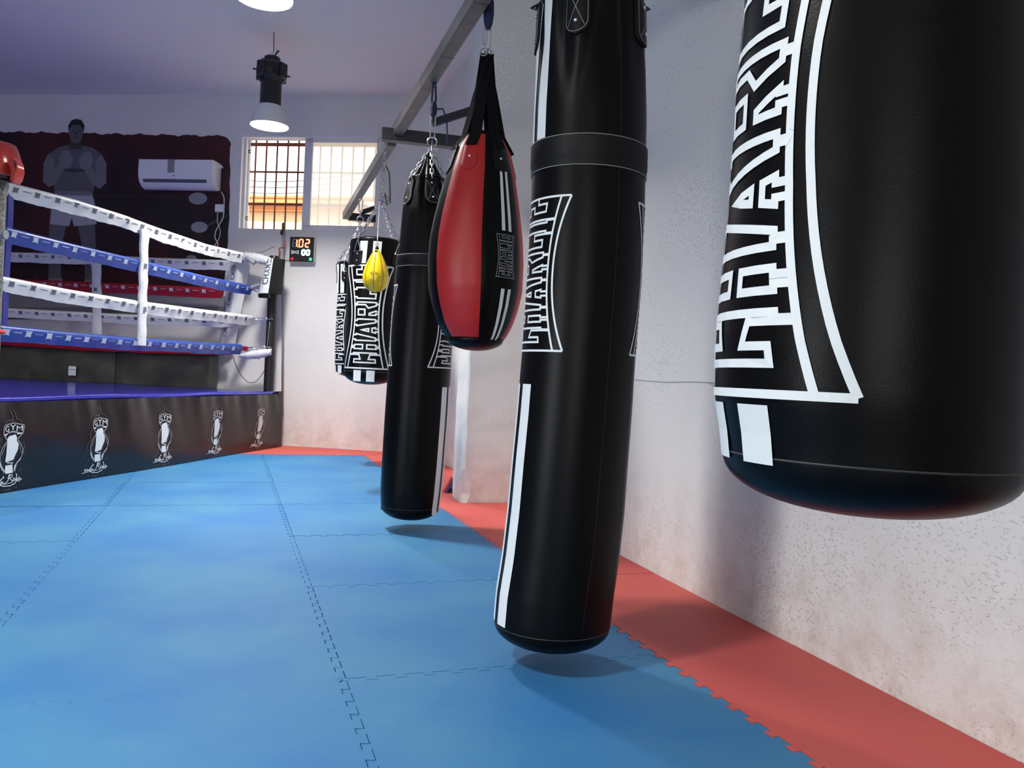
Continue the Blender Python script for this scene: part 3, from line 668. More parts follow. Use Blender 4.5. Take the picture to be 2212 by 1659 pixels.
# --------------------------------------------- RED TEARDROP BAG
ZC = 3.65
SCs = Sack([(296, 1012, 1076), (301, 1001, 1086), (325, 985, 1098), (379, 966, 1111), (430, 951, 1118), (476, 939, 1124), (520, 930, 1128), (566, 925.6, 1129.6), (626, 927, 1127), (665, 935, 1118), (702, 947, 1105), (728, 962, 1091), (748, 985, 1070), (758, 1012, 1046)], ZC)
zt, zb = SCs.z[-1], SCs.z[0]
tC = thing('teardrop_bag', 'red and black teardrop bag on four black straps, in front of the long far bag', 'punching bag', SCs.cen(zb))
def panel(S_, a0, a1, z0, z1, name, mt, parent, n=16, nz=50, puff=.004):
    v = []; 
    for j in range(nz+1):
        z = z0+(z1-z0)*j/nz
        for i in range(n+1):
            t = i/n; v.append(S_.S(a0+(a1-a0)*t, z, puff*(1-(2*t-1)**4)))
    f = [(j*(n+1)+i, j*(n+1)+i+1, (j+1)*(n+1)+i+1, (j+1)*(n+1)+i) for j in range(nz) for i in range(n)]
    return obj(name, v, f, mt, parent, smooth=True)
zcap = .875+(808-733)*-1*0+ (806-733)/1750*3.55
zcap = float(np.interp(731, [728, 748], [SCs.z[2], SCs.z[1]]))
for k in range(6):
    a0 = math.radians(6-60+60*k); panel(SCs, a0, a0+PI/3, zcap, zt-.01, 'red_panel' if k % 2 == 0 else 'black_panel', REDL if k % 2 == 0 else LEATHER, tC)
mb = MB(); n = 64
rings = []; cc = SCs.cen(zcap)
for q in np.linspace(0.02, 1, 18):
    a_ = math.asin(q)*1.0; z = zcap-(zcap-zb)*math.cos(a_)**1.0; rings.append([V(cc[0], cc[1], z)+(SCs.rad(zcap)*q+.002)*(math.cos(2*PI*k/n)*SCs.ef+math.sin(2*PI*k/n)*SCs.er) for k in range(n)])
mb.loft(rings); mb.build('bottom_cap', LEATHER, tC, smooth=True)
mb = MB(); rings = [[SCs.S(2*PI*k/n, zt-.012, l) for k in range(n)] for l in (.003,)]+[[V(*SCs.cen(zt)[:2], zt+.012)+SCs.rad(zt)*.97*(math.cos(2*PI*k/n)*SCs.ef+math.sin(2*PI*k/n)*SCs.er) for k in range(n)], [V(*SCs.cen(zt)[:2], zt+.014)+SCs.rad(zt)*.6*(math.cos(2*PI*k/n)*SCs.ef+math.sin(2*PI*k/n)*SCs.er) for k in range(n)]]
mb.loft(rings); mb.build('top_cap', LEATHER2, tC, smooth=True, auto=50)
for th in (math.radians(-22), math.radians(36), math.radians(98), math.radians(158), math.radians(-142), math.radians(-76)):
    lm = REDL if th in (math.radians(-22), math.radians(98), math.radians(-142)) else LEATHER2
    tb = tab(SCs, th, zt-.185, zt-.06, .034, tC, lm=lm, rivets=1, stitch=False)
    R0 = SCs.rad(zt-.1); ap = dep(1052, 118, ZC)
    a = SCs.S(th, zt-.072, .013); b_ = SCs.S(th, zt+.0, .020); sd = np.cross(UP, a-SCs.cen(a[2])); sd /= np.linalg.norm(sd); sd = sd+RH*.35*np.sign(sd@RH+1e-6); sd -= UP*sd[2]; sd /= np.linalg.norm(sd)
    rings = []
    for p, wd in ((a, .026), (b_, .026), (b_+(ap-b_)*.5, .026), (ap+sd*.008, .025)):
        nr = np.cross(sd, UP)*.0015; rings.append([p-sd*wd-nr, p+sd*wd-nr, p+sd*wd+nr, p-sd*wd+nr])
    mb = MB(); mb.loft(rings); mb.build('strap', WEB, tb)
zl = [EYE+(808-y)/1750*3.45 for y in (593, 500)]
mb = MB(); th0 = math.radians(37); charlie(mb, SCs.surf(th0, sum(zl)/2, .0062), zl[1]-zl[0], .050, .040, .0011); mb.build('logo_print', PRINT, tC)
GREYPR = mat('grey_print', (.42, .44, .46, 1), .5)
for (z0, z1) in ((1.50, 1.80), (1.02, 1.25)):
    for a0, a1 in ((31, 36), (41, 46)):
        sgn = 1; v, f = SCs.patch(math.radians(a0), math.radians(a1), z0, z1, 'x', PRINT, tC, lift=.0062, n=4, nz=24); obj('stripe_print', v, f, PRINT, tC)
ap = dep(1052, 112, ZC)
mb = MB()
for a in range(4): ringloop(mb, ap+UP*.004+V(.018*math.cos(a*PI/2+.4), .018*math.sin(a*PI/2+.4), -.012), .017, V(math.cos(a*PI/2+1.2), math.sin(a*PI/2+1.2), .2), .0032)
carabiner(mb, ap+UP*.12, ap+UP*.01, .012, .0035); carabiner(mb, ap+UP*.115-RH*.012, ap+UP*.03-RH*.012, .009, .003); mb.build('hanging_ring', CHROME, tC)
hkC = V(ap[0], ap[1], RZ0)
mb = MB()
for d_ in (-.009, .009): mb.tube([hkC+RH*d_, (hkC+ap+UP*.1)/2+RH*d_*1.5, ap+UP*.10+RH*d_*.5], .007, 6)
mb.lathe(ap+UP*.17, [(.006, -.07), (.02, -.04), (.024, 0), (.022, .05), (.012, .09)], 10); mb.build('rope_tie', CORDN, tC)
# --------------------------------------------- YELLOW SPEED BALL
cy = dep(812, 592, ZE-.33)
tY = thing('speed_ball', 'small yellow leather speed ball on a thin cord in front of the CHARLIE bag', 'speed ball', cy)
prof = [(.0, -.118), (.03, -.114), (.055, -.100), (.073, -.078), (.083, -.045), (.085, -.015), (.080, .015), (.067, .055), (.050, .095), (.034, .128), (.018, .150), (.010, .158)]
mb = MB(); n = 48; rings = []
zz = np.linspace(-.118, .158, 34); pr = np.interp(zz, [p[1] for p in prof], [p[0] for p in prof])
for z, r in zip(zz, pr):
    rings.append([cy+UP*z+max(r, .004)*(1-.07*math.exp(-((((t*8/(2*PI)+.5) % 1)-.5)/.09)**2))*(math.cos(t)*-FH+math.sin(t)*RH) for t in np.linspace(0, 2*PI, n, endpoint=False)])
mb.loft(rings); mb.build('body', YEL, tY, smooth=True)
mb = MB()
for k in range(8):
    t = 2*PI*k/8; mb.tube([cy+UP*z+r*.955*(math.cos(t)*-FH+math.sin(t)*RH) for z, r in list(zip(zz, pr))[2:-2]], .0014, 5)
mb.build('panel_seam', mat('dark_thread', (.10, .05, .01, 1), .8), tY)
mb = MB()
for s in (-1, 1): mb.tube([cy-FH*(.086)+RH*s*.004+UP*0, cy-FH*.083+RH*s*.014+UP*.006, cy-FH*.081+RH*s*.026, cy-FH*.083+RH*s*.014-UP*.007, cy-FH*.086+RH*s*.004], .0012, 4)
mb.build('badge_print', mat('olive_print', (.25, .17, .03, 1), .6), tY)
mb = MB(); mb.lathe(cy+UP*.15, [(.012, 0), (.011, .02), (.006, .03)], 12); mb.obox(cy+UP*.135-FH*.024, RH*.009, FH*.002, UP*.014); mb.build('leather_loop', LEATHER2, tY)
mb = MB(); mb.tube([cy+UP*.18, cy+UP*.22, apE-FH*.03-UP*.03, apE], .0028, 6); ringloop(mb, cy+UP*.19, .010, FH, .0025); mb.build('cord', mat('steel_cord', (.30, .31, .33, 1), .5, metal=.6), tY)
# ================================================================ BOXING RING
CZ = .592
def rg(s, o, z=0): return RA + RD*s + RNRM*o + UP*z       # s along the near edge (0 at far corner), o outward
back = -6.0
ring = thing('ring_platform', 'raised boxing ring platform with blue canvas and black banner skirt at left', 'boxing ring', rg(-2.5, -.5))
m = MB(); m.prism([rg(-5.6, -.02, CZ-.05), rg(-.01, -.02, CZ-.05), rg(.20, -1.0, CZ-.05), rg(.02, -5.2, CZ-.05), rg(-5.6, -5.2, CZ-.05)], V(0, 0, .05)); m.build('canvas', CANVAS, ring)
m = MB(); m.tube([rg(s, -.03+.004*math.sin(s*6), CZ-.012+.004*math.sin(s*4)) for s in np.linspace(-5.6, -.02, 60)], .024, 10); m.build('canvas_edge_roll', CANVAS, ring, smooth=True)
m = MB(); m.prism([rg(-5.5, -.12, 0.0), rg(-.10, -.12, 0.0), rg(-.10, -4.9, 0.0), rg(-5.5, -4.9, 0.0)], V(0, 0, CZ-.06)); m.build('platform_frame', BLACKP, ring)
# skirt banner with soft folds
def skirt(s, z):
    q = (CZ-z)/CZ
    w_ = .010*math.sin(s*7.3+1.2*math.sin(s*2.1))*(1-q)**1.2 + .006*math.sin(s*13+z*4)*(1-q) + .010*math.sin(s*2.2+z*5) + .004*math.sin(s*31+z*9)*(1-q)**3
    return .012 + w_*1.0 + .012*q
ns, nz = 260, 26
v = [rg(-5.6+5.6*i/ns, skirt(-5.6+5.6*i/ns, z), z) for z in np.linspace(.004, CZ-.02, nz+1) for i in range(ns+1)]
f = [(j*(ns+1)+i, j*(ns+1)+i+1, (j+1)*(ns+1)+i+1, (j+1)*(ns+1)+i) for j in range(nz) for i in range(ns)]
# end return round the corner
sk = obj('banner_skirt', v, f, VINYLK, ring, smooth=True)
m = MB(); v = [rg(.0+.004, o, z) for z in np.linspace(.004, CZ-.02, 4) for o in np.linspace(.02, -1.0, 6)]
obj('banner_end', v, [(j*6+i, j*6+i+1, (j+1)*6+i+1, (j+1)*6+i) for j in range(3) for i in range(5)], VINYLK, ring)
# printed emblems on the skirt
GREYD = mat('dim_grey_print', (.10, .10, .11, 1), .4); GREYM = mat('mid_grey_print', (.28, .28, .29, 1), .4)
def fontmesh(txt):
    cu = bpy.data.curves.new('t', 'FONT'); cu.body = txt; o = bpy.data.objects.new('t', cu); COL.objects.link(o)
    bpy.context.view_layer.update(); dg = bpy.context.evaluated_depsgraph_get(); me = bpy.data.meshes.new_from_object(o.evaluated_get(dg))
    vs = [np.array(v_.co) for v_ in me.vertices]; fs = [tuple(p.vertices) for p in me.polygons]
    bpy.data.objects.remove(o); bpy.data.curves.remove(cu); bpy.data.meshes.remove(me)
    A = np.array(vs); A -= A.min(0); A /= A.max(0).clip(1e-6)
    return A, fs
def emblem(sc, zc0=.275):
    # drawn in the emblem's own units: x right, y down, as printed; 1 unit = 1/2900 m
    K = 1/2850
    def T(x, y, l=.004): s = sc+(x-700)*K*1.25; z = zc0+(760-y)*K; return rg(s, skirt(s, z)+l, z)
    root_ = MB(); sf = lambda a, b: T(a, b)
    def poly(mb, pts, mm, l=.003):
        n_ = len(pts); mb.add([T(x, y, l) for x, y in pts], [tuple(range(n_))], mm)
    def rib(mb, pts, wd, mm, l=.0045, closed=False): ribbon(mb, pts, wd, lambda a, b: T(a, b, l), closed=closed, step=60, m=mm)
    mb = root_
    # gloved wrist with letters
    rib(mb, [(545, 330), (700, 295), (880, 335), (900, 350), (890, 480), (800, 590)], 20, 2); rib(mb, [(545, 330), (530, 370), (530, 490), (600, 600)], 20, 2)
    poly(mb, [(545, 495), (620, 470), (600, 500), (545, 535)], 0); poly(mb, [(780, 475), (885, 480), (860, 500), (800, 510)], 0)
    rib(mb, [(600, 470), (700, 450), (790, 470)], 30, 2)
    for ch, x0, x1, y0, y1 in (('G', 555, 630, 345, 445), ('Y', 645, 760, 325, 420), ('M', 770, 875, 350, 445)):
        A, fs = fontmesh(ch); mb.add([T(x0+(x1-x0)*a[0], y1-(y1-y0)*a[1], .005) for a in A], fs, 0)
    # hand wrap body
    poly(mb, [(640, 530), (760, 505), (790, 560), (790, 620), (825, 690), (815, 790), (760, 900), (735, 960), (600, 990), (585, 985), (600, 850), (605, 700), (605, 580)], 0)
    poly(mb, [(590, 1050), (720, 1045), (735, 1195), (600, 1200), (582, 1150)], 0)
    rib(mb, [(610, 1000), (660, 1010), (720, 1015), (700, 1030)], 14, 0); rib(mb, [(630, 985), (735, 965), (755, 915)], 8, 1, .006)
    # side swashes
    rib(mb, [(600, 620), (520, 720), (480, 850), (485, 950), (530, 1080), (570, 1190)], 14, 2); rib(mb, [(800, 600), (870, 700), (905, 800), (890, 900), (800, 1030), (760, 1180)], 14, 2)
    poly(mb, [(490, 960), (530, 1050), (575, 1140), (575, 1190), (520, 1110), (480, 1010)], 0); poly(mb, [(890, 910), (870, 970), (790, 1060), (765, 1170), (750, 1170), (755, 1080), (810, 1000)], 0)
    rib(mb, [(590, 640), (550, 740), (510, 860)], 9, 2); rib(mb, [(810, 640), (850, 740), (880, 860)], 9, 2)
    # faint curls
    rib(mb, [(490, 530), (450, 640), (480, 720), (420, 800), (395, 880), (410, 940), (450, 950)], 9, 1); rib(mb, [(900, 640), (930, 730), (910, 800), (930, 880)], 9, 1)
    rib(mb, [(560, 300), (570, 260), (620, 240), (690, 250), (690, 180), (660, 100), (630, 90)], 10, 1); rib(mb, [(700, 60), (740, 140), (760, 220), (830, 250), (860, 290)], 10, 1)
    rib(mb, [(340, 1265), (430, 1200), (440, 1110)], 8, 1); rib(mb, [(860, 1190), (900, 1150), (830, 1180)], 8, 1)
    # script line
    rib(mb, [(545, 1235), (565, 1260), (520, 1280), (490, 1330), (440, 1360), (380, 1370), (365, 1340), (390, 1325), (430, 1340), (500, 1370)], 14, 0)
    rib(mb, [(540, 1330), (510, 1335), (500, 1365), (530, 1365), (545, 1330), (545, 1360), (590, 1370)], 12, 0)
    rib(mb, [(590, 1370), (640, 1330), (680, 1240), (660, 1225), (640, 1290)], 12, 0); rib(mb, [(660, 1225), (715, 1225), (720, 1260), (680, 1290), (720, 1350), (745, 1345)], 12, 0)
    rib(mb, [(730, 1310), (755, 1290), (735, 1345), (765, 1335), (790, 1300), (775, 1335), (800, 1320), (805, 1240), (785, 1215)], 12, 0)
    rib(mb, [(805, 1300), (800, 1350), (850, 1365), (875, 1330), (850, 1290), (820, 1330), (860, 1335), (905, 1330)], 12, 0)
    rib(mb, [(310, 1400), (480, 1385), (560, 1360)], 10, 0); rib(mb, [(490, 1380), (560, 1415), (680, 1425), (770, 1395), (810, 1320)], 14, 0); rib(mb, [(560, 1385), (740, 1370)], 8, 0)
    for x in (440, 560, 610, 655, 780): rib(mb, [(x, 1495-abs(x-610)*.12), (x+30, 1485-abs(x-610)*.12)], 7, 2)
    e = MB(); 
    return mb
for sc in (-3.622, -2.824, -2.016, -1.203, -.41, -4.43):
    mb = emblem(sc); mb.build('emblem_print', PRINT, sk, slots=[GREYD, GREYM])
# ribbons in `emblem` are drawn in print units, so their widths are too
# ---------------------------------------------------------------- rope helpers
RP = V(-1.49, 6.35, 0); RPD = V(.5178, .8555, 0); RPN = V(.8555, -.5178, 0)
MARK = [(-1, 1), (-.5, .76), (.5, .76), (1, 1), (.80, .5), (.80, -.5), (1, -1), (.5, -.76), (-.5, -.76), (-1, -1), (-.80, -.5), (-.80, .5)]
def rope(path, name, label, mt, markm, nrm, r=.030, drop=.075, marks=.19, wav=.006, seed=0, group=None, flip=1, start=.06, msz=.026):
    """padded rope sleeve: round upper tube with a laced flap hanging below"""
    P = [np.array(p, float) for p in path]
    # resample
    L = [0]
    for i in range(1, len(P)): L.append(L[-1]+np.linalg.norm(P[i]-P[i-1]))
    A = np.array(P); tot = L[-1]; n = max(12, int(tot/.035)); S_ = np.linspace(0, tot, n+1)
    Q = [V(*(np.interp(s, L, A[:, k]) for k in range(3))) for s in S_]
    rs = np.random.default_rng(seed); ph = rs.uniform(0, 6, 6)
    def sec(s):
        wob = wav*.55*(math.sin(s*23+ph[0])+.6*math.sin(s*47+ph[1])); wz = wav*.45*(math.sin(s*5+ph[4])+.6*math.sin(s*17+ph[2])+.5*math.sin(s*61+ph[3]))
        o = []
        for k in range(9): a = math.radians(-30+240*k/8); o.append((r*math.cos(a)*1.0, r*math.sin(a)))
        o += [(-.012+wob*.5, -drop*.7), (-.006+wob, -drop+wz), (.006+wob, -drop+wz), (.012+wob*.5, -drop*.7)]
        return o
    mb = MB(); mb.loft([[q+nrm*x*flip+UP*y for x, y in sec(s)] for q, s in zip(Q, S_)])
    if marks:
        s = start; k = 0
        def pt(s_, y):
            s_ = min(max(s_, 0), tot); q = V(*(np.interp(s_, L, A[:, j]) for j in range(3))); 
            yy = -.012+y; x = math.sqrt(max(r*r-yy*yy, 0)) if yy > -.015 else (r*.87 + (.012-r*.87)*min(1, (-.015-yy)/(drop*.7-.015)))
            wob = wav*.55*(math.sin(s_*23+ph[0])+.6*math.sin(s_*47+ph[1]))
            return q + nrm*(x+.0022+wob*.5*(1 if yy < -.015 else 0)) + UP*yy
        while s < tot-.05:
            sz = msz; mb.add([pt(s+a*sz, b*sz*.85-.004) for a, b in MARK], [tuple(range(12))], 1)
            mb.add([pt(s+.06, .001), pt(s+.06, -.004), pt(s+.095, -.004), pt(s+.13, -.004), pt(s+.13, .001), pt(s+.095, .001)], [(0, 1, 2, 5), (5, 2, 3, 4)], 1)
            s += marks
    o = mb.build(name, mt, smooth=True, auto=50, slots=[markm]); tag(o, label, 'ring rope', group); return o
def rp(x, y): return pln(x, y, RP, RPN)
r1 = [rp(12, 402), rp(58, 413), rp(157, 438), rp(266, 472), rp(325, 494), rp(445, 534), rp(520, 551)]
rope(r1, 'ring_rope', 'white padded top rope on the near side of the ring', ROPEW, MARKG, RPN, seed=1, wav=.010, group='near-side ring ropes', drop=.080)
r2 = [rp(8, 498), rp(157, 535), rp(302, 569), rp(440, 602), rp(540, 622)]
rope(r2, 'ring_rope', 'blue padded rope just below the white top rope, near side', ROPEB, MARKW, RPN, seed=2, group='near-side ring ropes', drop=.078)
r3 = [rp(-60, 594), rp(0, 605), rp(150, 634), rp(296, 657), rp(430, 674), rp(542, 687)]
rope(r3, 'ring_rope', 'lower white padded rope on the near side of the ring', ROPEW, MARKG, RPN, seed=3, group='near-side ring ropes', drop=.078, start=.10)
r4 = [rp(-60, 702), rp(0, 711), rp(150, 726), rp(289, 737), rp(420, 745), rp(519, 750)]
rope(r4, 'ring_rope', 'lowest blue padded rope on the near side, just above the canvas pads', ROPEB, MARKW, RPN, seed=4, group='near-side ring ropes', drop=.078, msz=.030)
# back ropes along the far wall
BO = .20
def bk(x, y): return pln(x, y, WP+WN*BO, WN)
rope([bk(-40, 548)-WD*1.15, bk(-40, 548), bk(12, 550), bk(204, 555), bk(322, 562), bk(495, 568)], 'ring_rope', 'white top rope on the far side of the ring in front of the mural', ROPEW, MARKG, WN, seed=5, group='far-side ring ropes', drop=.085, wav=.008, marks=.2)
rope([bk(-40, 600)-WD*1.15, bk(-40, 600), bk(75, 610), bk(295, 619), bk(479, 628)], 'ring_rope', 'upper red rope on the far side of the ring', ROPER, MARKW, WN, seed=6, group='far-side ring ropes', drop=.085)
rope([bk(-40, 668)-WD*1.15, bk(-40, 668), bk(0, 670), bk(204, 681), bk(312, 686), bk(480, 692), bk(505, 690)], 'ring_rope', 'lower white rope on the far side of the ring', ROPEW, MARKG, WN, seed=7, group='far-side ring ropes', drop=.075, marks=.2)
rope([bk(-40, 728)-WD*1.15, bk(-40, 728), bk(100, 737), bk(300, 748), bk(500, 752)], 'ring_rope', 'lowest red rope on the far side, peeking under the blue rope', ROPER, MARKW, WN, seed=8, group='far-side ring ropes', drop=.075, marks=0)
pq = bk(-40, 548)-WD*1.20; m = MB(); m.lathe(V(pq[0], pq[1], CZ), [(.052, 0), (.052, 1.43), (.045, 1.46), (0, 1.465)], 20)
tag(m.build('ring_post', BLUEP, smooth=True, auto=50), 'blue steel post at the ring corner beside the far wall, left of the picture', 'ring post')
# vertical spacer straps
def spacer(pts, hw, nrm, label, name='rope_spacer'):
    rings = []; along = np.cross(nrm, UP)
    for i, p in enumerate(pts):
        wv = .004*math.sin(i*1.9); hh = hw*(1+.07*math.sin(i*1.3)+.04*math.sin(i*2.9)); q = p+nrm*(.040+wv)
        rings.append([q-along*hh, q-along*hh*.6+nrm*.010, q+along*hh*.6+nrm*.010, q+along*hh, q+along*hh-nrm*.018, q-along*hh-nrm*.018])
    mb = MB(); mb.loft(rings)
    tot = len(pts)
    for i in range(2, tot-2, 3):
        p = pts[i]+nrm*(.040+.004*math.sin(i*1.9)+.0145)
        if (i//3) % 2: mb.add([p+along*a*.022+UP*b*.024 for a, b in MARK], [tuple(range(12))], 1)
        for sg in (-.7, .7):
            for dz in (-.045, .045): mb.add([p+along*(hw*sg+.004*math.cos(t))+UP*(dz+.004*math.sin(t))+nrm*-.003 for t in np.linspace(0, 2*PI, 6, endpoint=False)], [tuple(range(6))], 1)
    o = mb.build(name, ROPEW, smooth=True, auto=40, slots=[MARKG]); return tag(o, label, 'rope spacer')
pts = [rp(305+(-6)*t, 496+(746-496)*t) for t in np.linspace(0, 1, 17)]
spacer(pts, .048, RPN, 'white vertical strap binding the four near-side ropes together')
pts = [bk(212+(2)*t, 558+(722-558)*t) for t in np.linspace(0, 1, 13)]
spacer(pts, .052, WN, 'white vertical strap binding the far-side ropes in front of the mural')
# far corner: post, pad, white cushion, tie bars
pc = dep(586, 700, 8.72); POSTC = V(pc[0], pc[1], 0)
m = MB(); m.lathe(V(*POSTC[:2], CZ), [(.052, 0), (.052, 1.43), (.045, 1.46), (.0, 1.465)], 20); tag(m.build('ring_post', BLACKP, smooth=True, auto=50), 'black steel corner post at the far corner of the ring', 'ring post')
m = MB(); bz = .0; m.obox(POSTC+RD*.03+RNRM*.11+UP*.30, RNRM*.02, RD*.05, UP*.30); tag(m.build('corner_bracket', BLACKP), 'black skirting bracket closing the ring skirt at the far corner', 'bracket')
# black and white pad hung on the post
pd = thing('corner_pad', 'black and white corner pad with black lettering hung on the far ring post', 'corner pad', POSTC+UP*1.75)
c0, c1 = dep(597, 560, 8.55), dep(588, 635, 8.55)
rings = []
for t in np.linspace(0, 1, 8):
    c = c0+(c1-c0)*t; wl = .055+.03*t; rings.append([c-RH*wl*.2-FH*.07, c+RH*.075-FH*.05, c+RH*.09+FH*.02, c+RH*.05+FH*.06, c-RH*wl*.3+FH*.05])
m = MB(); m.loft(rings); m.build('black_side', LEATHER2, pd, smooth=True, auto=50)
rings = []; fr = []
for t in np.linspace(0, 1, 8):
    c = c0+(c1-c0)*t; wl = .05+.055*t; a = c-RH*wl*.2-FH*.074; b_ = c-RH*(wl+.045)+FH*.0; rings.append([a, (a+b_)/2-FH*.02, b_, b_+FH*.05, c-RH*wl*.3+FH*.05]); fr.append((a, (a+b_)/2-FH*.02, b_))
m = MB(); m.loft(rings); wsd = m.build('white_side', PRINT, pd, smooth=True, auto=50)
m = MB()
def Tp(u_, v_):      # u_ across the white face 0..1 from left, v_ down 0..1
    q = min(max(v_, 0), 1)*7; i = min(int(q), 6); fq = q-i; A_ = [fr[i][k]+(fr[i+1][k]-fr[i][k])*fq for k in range(3)]
    p = A_[2]+(A_[1]-A_[2])*u_*2 if u_ < .5 else A_[1]+(A_[0]-A_[1])*(u_-.5)*2
    return p-FH*.004-RH*.003
for i, c in enumerate('CHARL'):
    A, fs = fontmesh(c); v0 = .74-.155*i
    m.add([Tp(.85-.62*a[1], v0-.125*a[0]) for a in A], fs)
m.build('lettering', BLACKP, wsd)
m = MB(); m.loft([[p+(c1-c0)*.02 for p in rings[-1]], [p+(c1-c0)*.12+RH*.01 for p in rings[-1]]]); m.build('lower_flap', LEATHER2, pd)
# tall white cushion
cu = thing('corner_cushion', 'tall leaning white corner cushion with round logos beside the mural edge', 'corner cushion', dep(492, 735, 8.95))
ct, cb = pln(522, 566, WP+WN*.13, WN), pln(494, 742, WP+WN*.13, WN)
rings = []; faceL = []
for t in np.linspace(0, 1, 12):
    c = ct+(cb-ct)*t; k = 1-.28*t
    a = c-RH*.115*k; b_ = c-RH*.01*k-FH*.06; d_ = c+RH*.10*k-FH*.0; rings.append([a, (a+b_)/2-FH*.006, b_, (b_+d_)/2-FH*.006, d_, c+FH*.04]); faceL.append((a, b_))
m = MB(); m.loft(rings); cs = m.build('cushion', ROPEW, cu, smooth=True, auto=30)
m = MB()
def Tc(u_, v_):
    q = min(max(v_, 0), 1)*11; i = min(int(q), 10); fq = q-i; a = faceL[i][0]+(faceL[i+1][0]-faceL[i][0])*fq; b_ = faceL[i][1]+(faceL[i+1][1]-faceL[i][1])*fq
    return a+(b_-a)*u_-FH*.010-RH*.002
for v0 in (.10, .42, .80):
    for dv, rv in ((0, .055), (.085, .035)):
        P = [(.5+.33*math.cos(t)*(1 if abs(math.sin(t)) > .5 else .8), v0+dv+rv*math.sin(t)) for t in np.linspace(0, 2*PI, 20, endpoint=False)]
        n_ = len(P); inn = [(.5+(x-.5)*.72, v0+dv+(y-v0-dv)*.72) for x, y in P]
        m.add([Tc(*p) for p in P]+[Tc(*p) for p in inn], [(i, (i+1) % n_, n_+(i+1) % n_, n_+i) for i in range(n_)])
    for q in range(4): m.add([Tc(.32+.09*q, v0-.03), Tc(.36+.09*q, v0-.03), Tc(.36+.09*q, v0+.03), Tc(.32+.09*q, v0+.03)], [(0, 1, 2, 3)])
m.build('round_logo', MARKG, cs)
# white wrapped corner sleeve between top rope and pad, and lower one
def sleeve(pts, r, label, seed, m_=ROPEW):
    rs = np.random.default_rng(seed); P = [np.array(p, float) for p in pts]; L = [0]
    for i in range(1, len(P)): L.append(L[-1]+np.linalg.norm(P[i]-P[i-1]))
    A = np.array(P); n = 34; rings = []
    for i in range(n+1):
        s = L[-1]*i/n; c = V(*(np.interp(s, L, A[:, k]) for k in range(3))); rr = float(np.interp(s, L, r)); t = RH
        rings.append([c+UP*math.sin(a)*rr*(1+rs.uniform(-.14, .14)+.12*math.sin(i*1.7+a*3))*1.0-FH*math.cos(a)*rr*(1+rs.uniform(-.08, .08)) for a in np.linspace(0, 2*PI, 14, endpoint=False)])
    mb = MB(); mb.loft(rings); o = mb.build('rope_sleeve', m_, smooth=True); return tag(o, label, 'rope sleeve')
sleeve([dep(508, 555, 8.72), dep(530, 556, 8.70), dep(548, 557, 8.68), dep(575, 562, 8.66), dep(592, 566, 8.66)], [.03, .055, .055, .045, .03], 'crumpled white sleeve joining the top rope to the far corner pad', 1)
sleeve([dep(516, 768, 8.72), dep(535, 767, 8.70), dep(560, 765, 8.68), dep(586, 760, 8.66)], [.02, .042, .05, .035], 'crumpled white sleeve at the bottom rope end near the far post', 2)
m = MB(); m.tube([dep(532, 556, 8.60), dep(549, 569, 8.56)], .022, 12); tag(m.build('rope_bar', GREYP, smooth=True, auto=50), 'grey foam covered bar under the white top sleeve', 'bar')
m = MB(); m.tube([dep(541, 622, 8.62), dep(560, 615, 8.60)], .018, 12); tag(m.build('rope_bar', GREYP, smooth=True, auto=50), 'grey foam covered bar poking out of the blue rope end', 'bar')
def turnb(x0, y0, x1, y1, label, Z=8.66):
    a = dep(x0, y0, Z); b_ = dep(x1, y1, Z); d_ = (b_-a); mb = MB()
    mb.tube([a, a+d_*.25], .007, 6); mb.tube([a+d_*.75, b_], .007, 6)
    for s in (-1, 1): mb.tube([a+d_*.22, a+d_*.30+UP*s*.014, a+d_*.70+UP*s*.014, a+d_*.78], .004, 6)
    ringloop(mb, b_-d_*.04, .016, UP, .004); tag(mb.build('turnbuckle', CHROME), label, 'turnbuckle', None)
turnb(541, 626, 580, 631, 'steel turnbuckle holding the upper blue rope to the far post')
turnb(541, 687, 588, 690, 'steel turnbuckle holding the lower white rope to the far post')
turnb(536, 751, 584, 750, 'steel turnbuckle at the end of the lowest blue rope')
m = MB(); m.tube([dep(519, 750, 8.7), dep(534, 752, 8.68)], .018, 8); m.obox(dep(528, 756, 8.68), RH*.03, FH*.01, UP*.010); tag(m.build('rope_end_wrap', ROPER), 'red taped end of the lowest near rope', 'rope end')
m = MB(); m.tube([dep(503+ 82*t, 770+60*math.sin(PI*t)**.8+(-6)*t, 8.9) for t in np.linspace(0, 1, 24)], .0035, 5); tag(m.build('hanging_cable', CABK, smooth=True), 'thin black cable hanging in a loop below the ropes at the far corner', 'cable')
m = MB(); m.tube([dep(583, 695, 8.66), dep(580, 722, 8.66), dep(577, 748, 8.66)], .004, 5); tag(m.build('tie_wire', CHROME), 'vertical tie wire beside the far ring post', 'wire')
# near-left corner: post, blue pad, headguard
n0 = RP + RPD*-.06
npst = thing('ring_post', 'speckled grey corner post cut by the left edge of the picture', 'ring post', V(*dep(-16, 560, 5.35)[:2], CZ))
pt = V(*dep(-16, 560, 5.35)[:2], CZ)
m = MB(); m.lathe(pt, [(.062, 0), (.066, 1.50), (.055, 1.54), (0, 1.545)], 24); m.build('post', GREYK, npst, smooth=True, auto=50)
m = MB(); m.tube([pt+UP*1.43+V(.067*math.cos(a), .067*math.sin(a), .008*math.sin(a*2)) for a in np.linspace(0, 2*PI, 20, endpoint=False)], .006, 6, closed=True); m.build('strap', WEB, npst)
m = MB(); q0 = dep(10, 445, 5.55); rings = []
for y, x in ((395, 17), (450, 17), (520, 13), (600, 8), (720, 3)): c = dep(x, y, 5.55); rings.append([c-RH*.04-FH*.03, c+RH*.022-FH*.03, c+RH*.022+FH*.03, c-RH*.04+FH*.03])
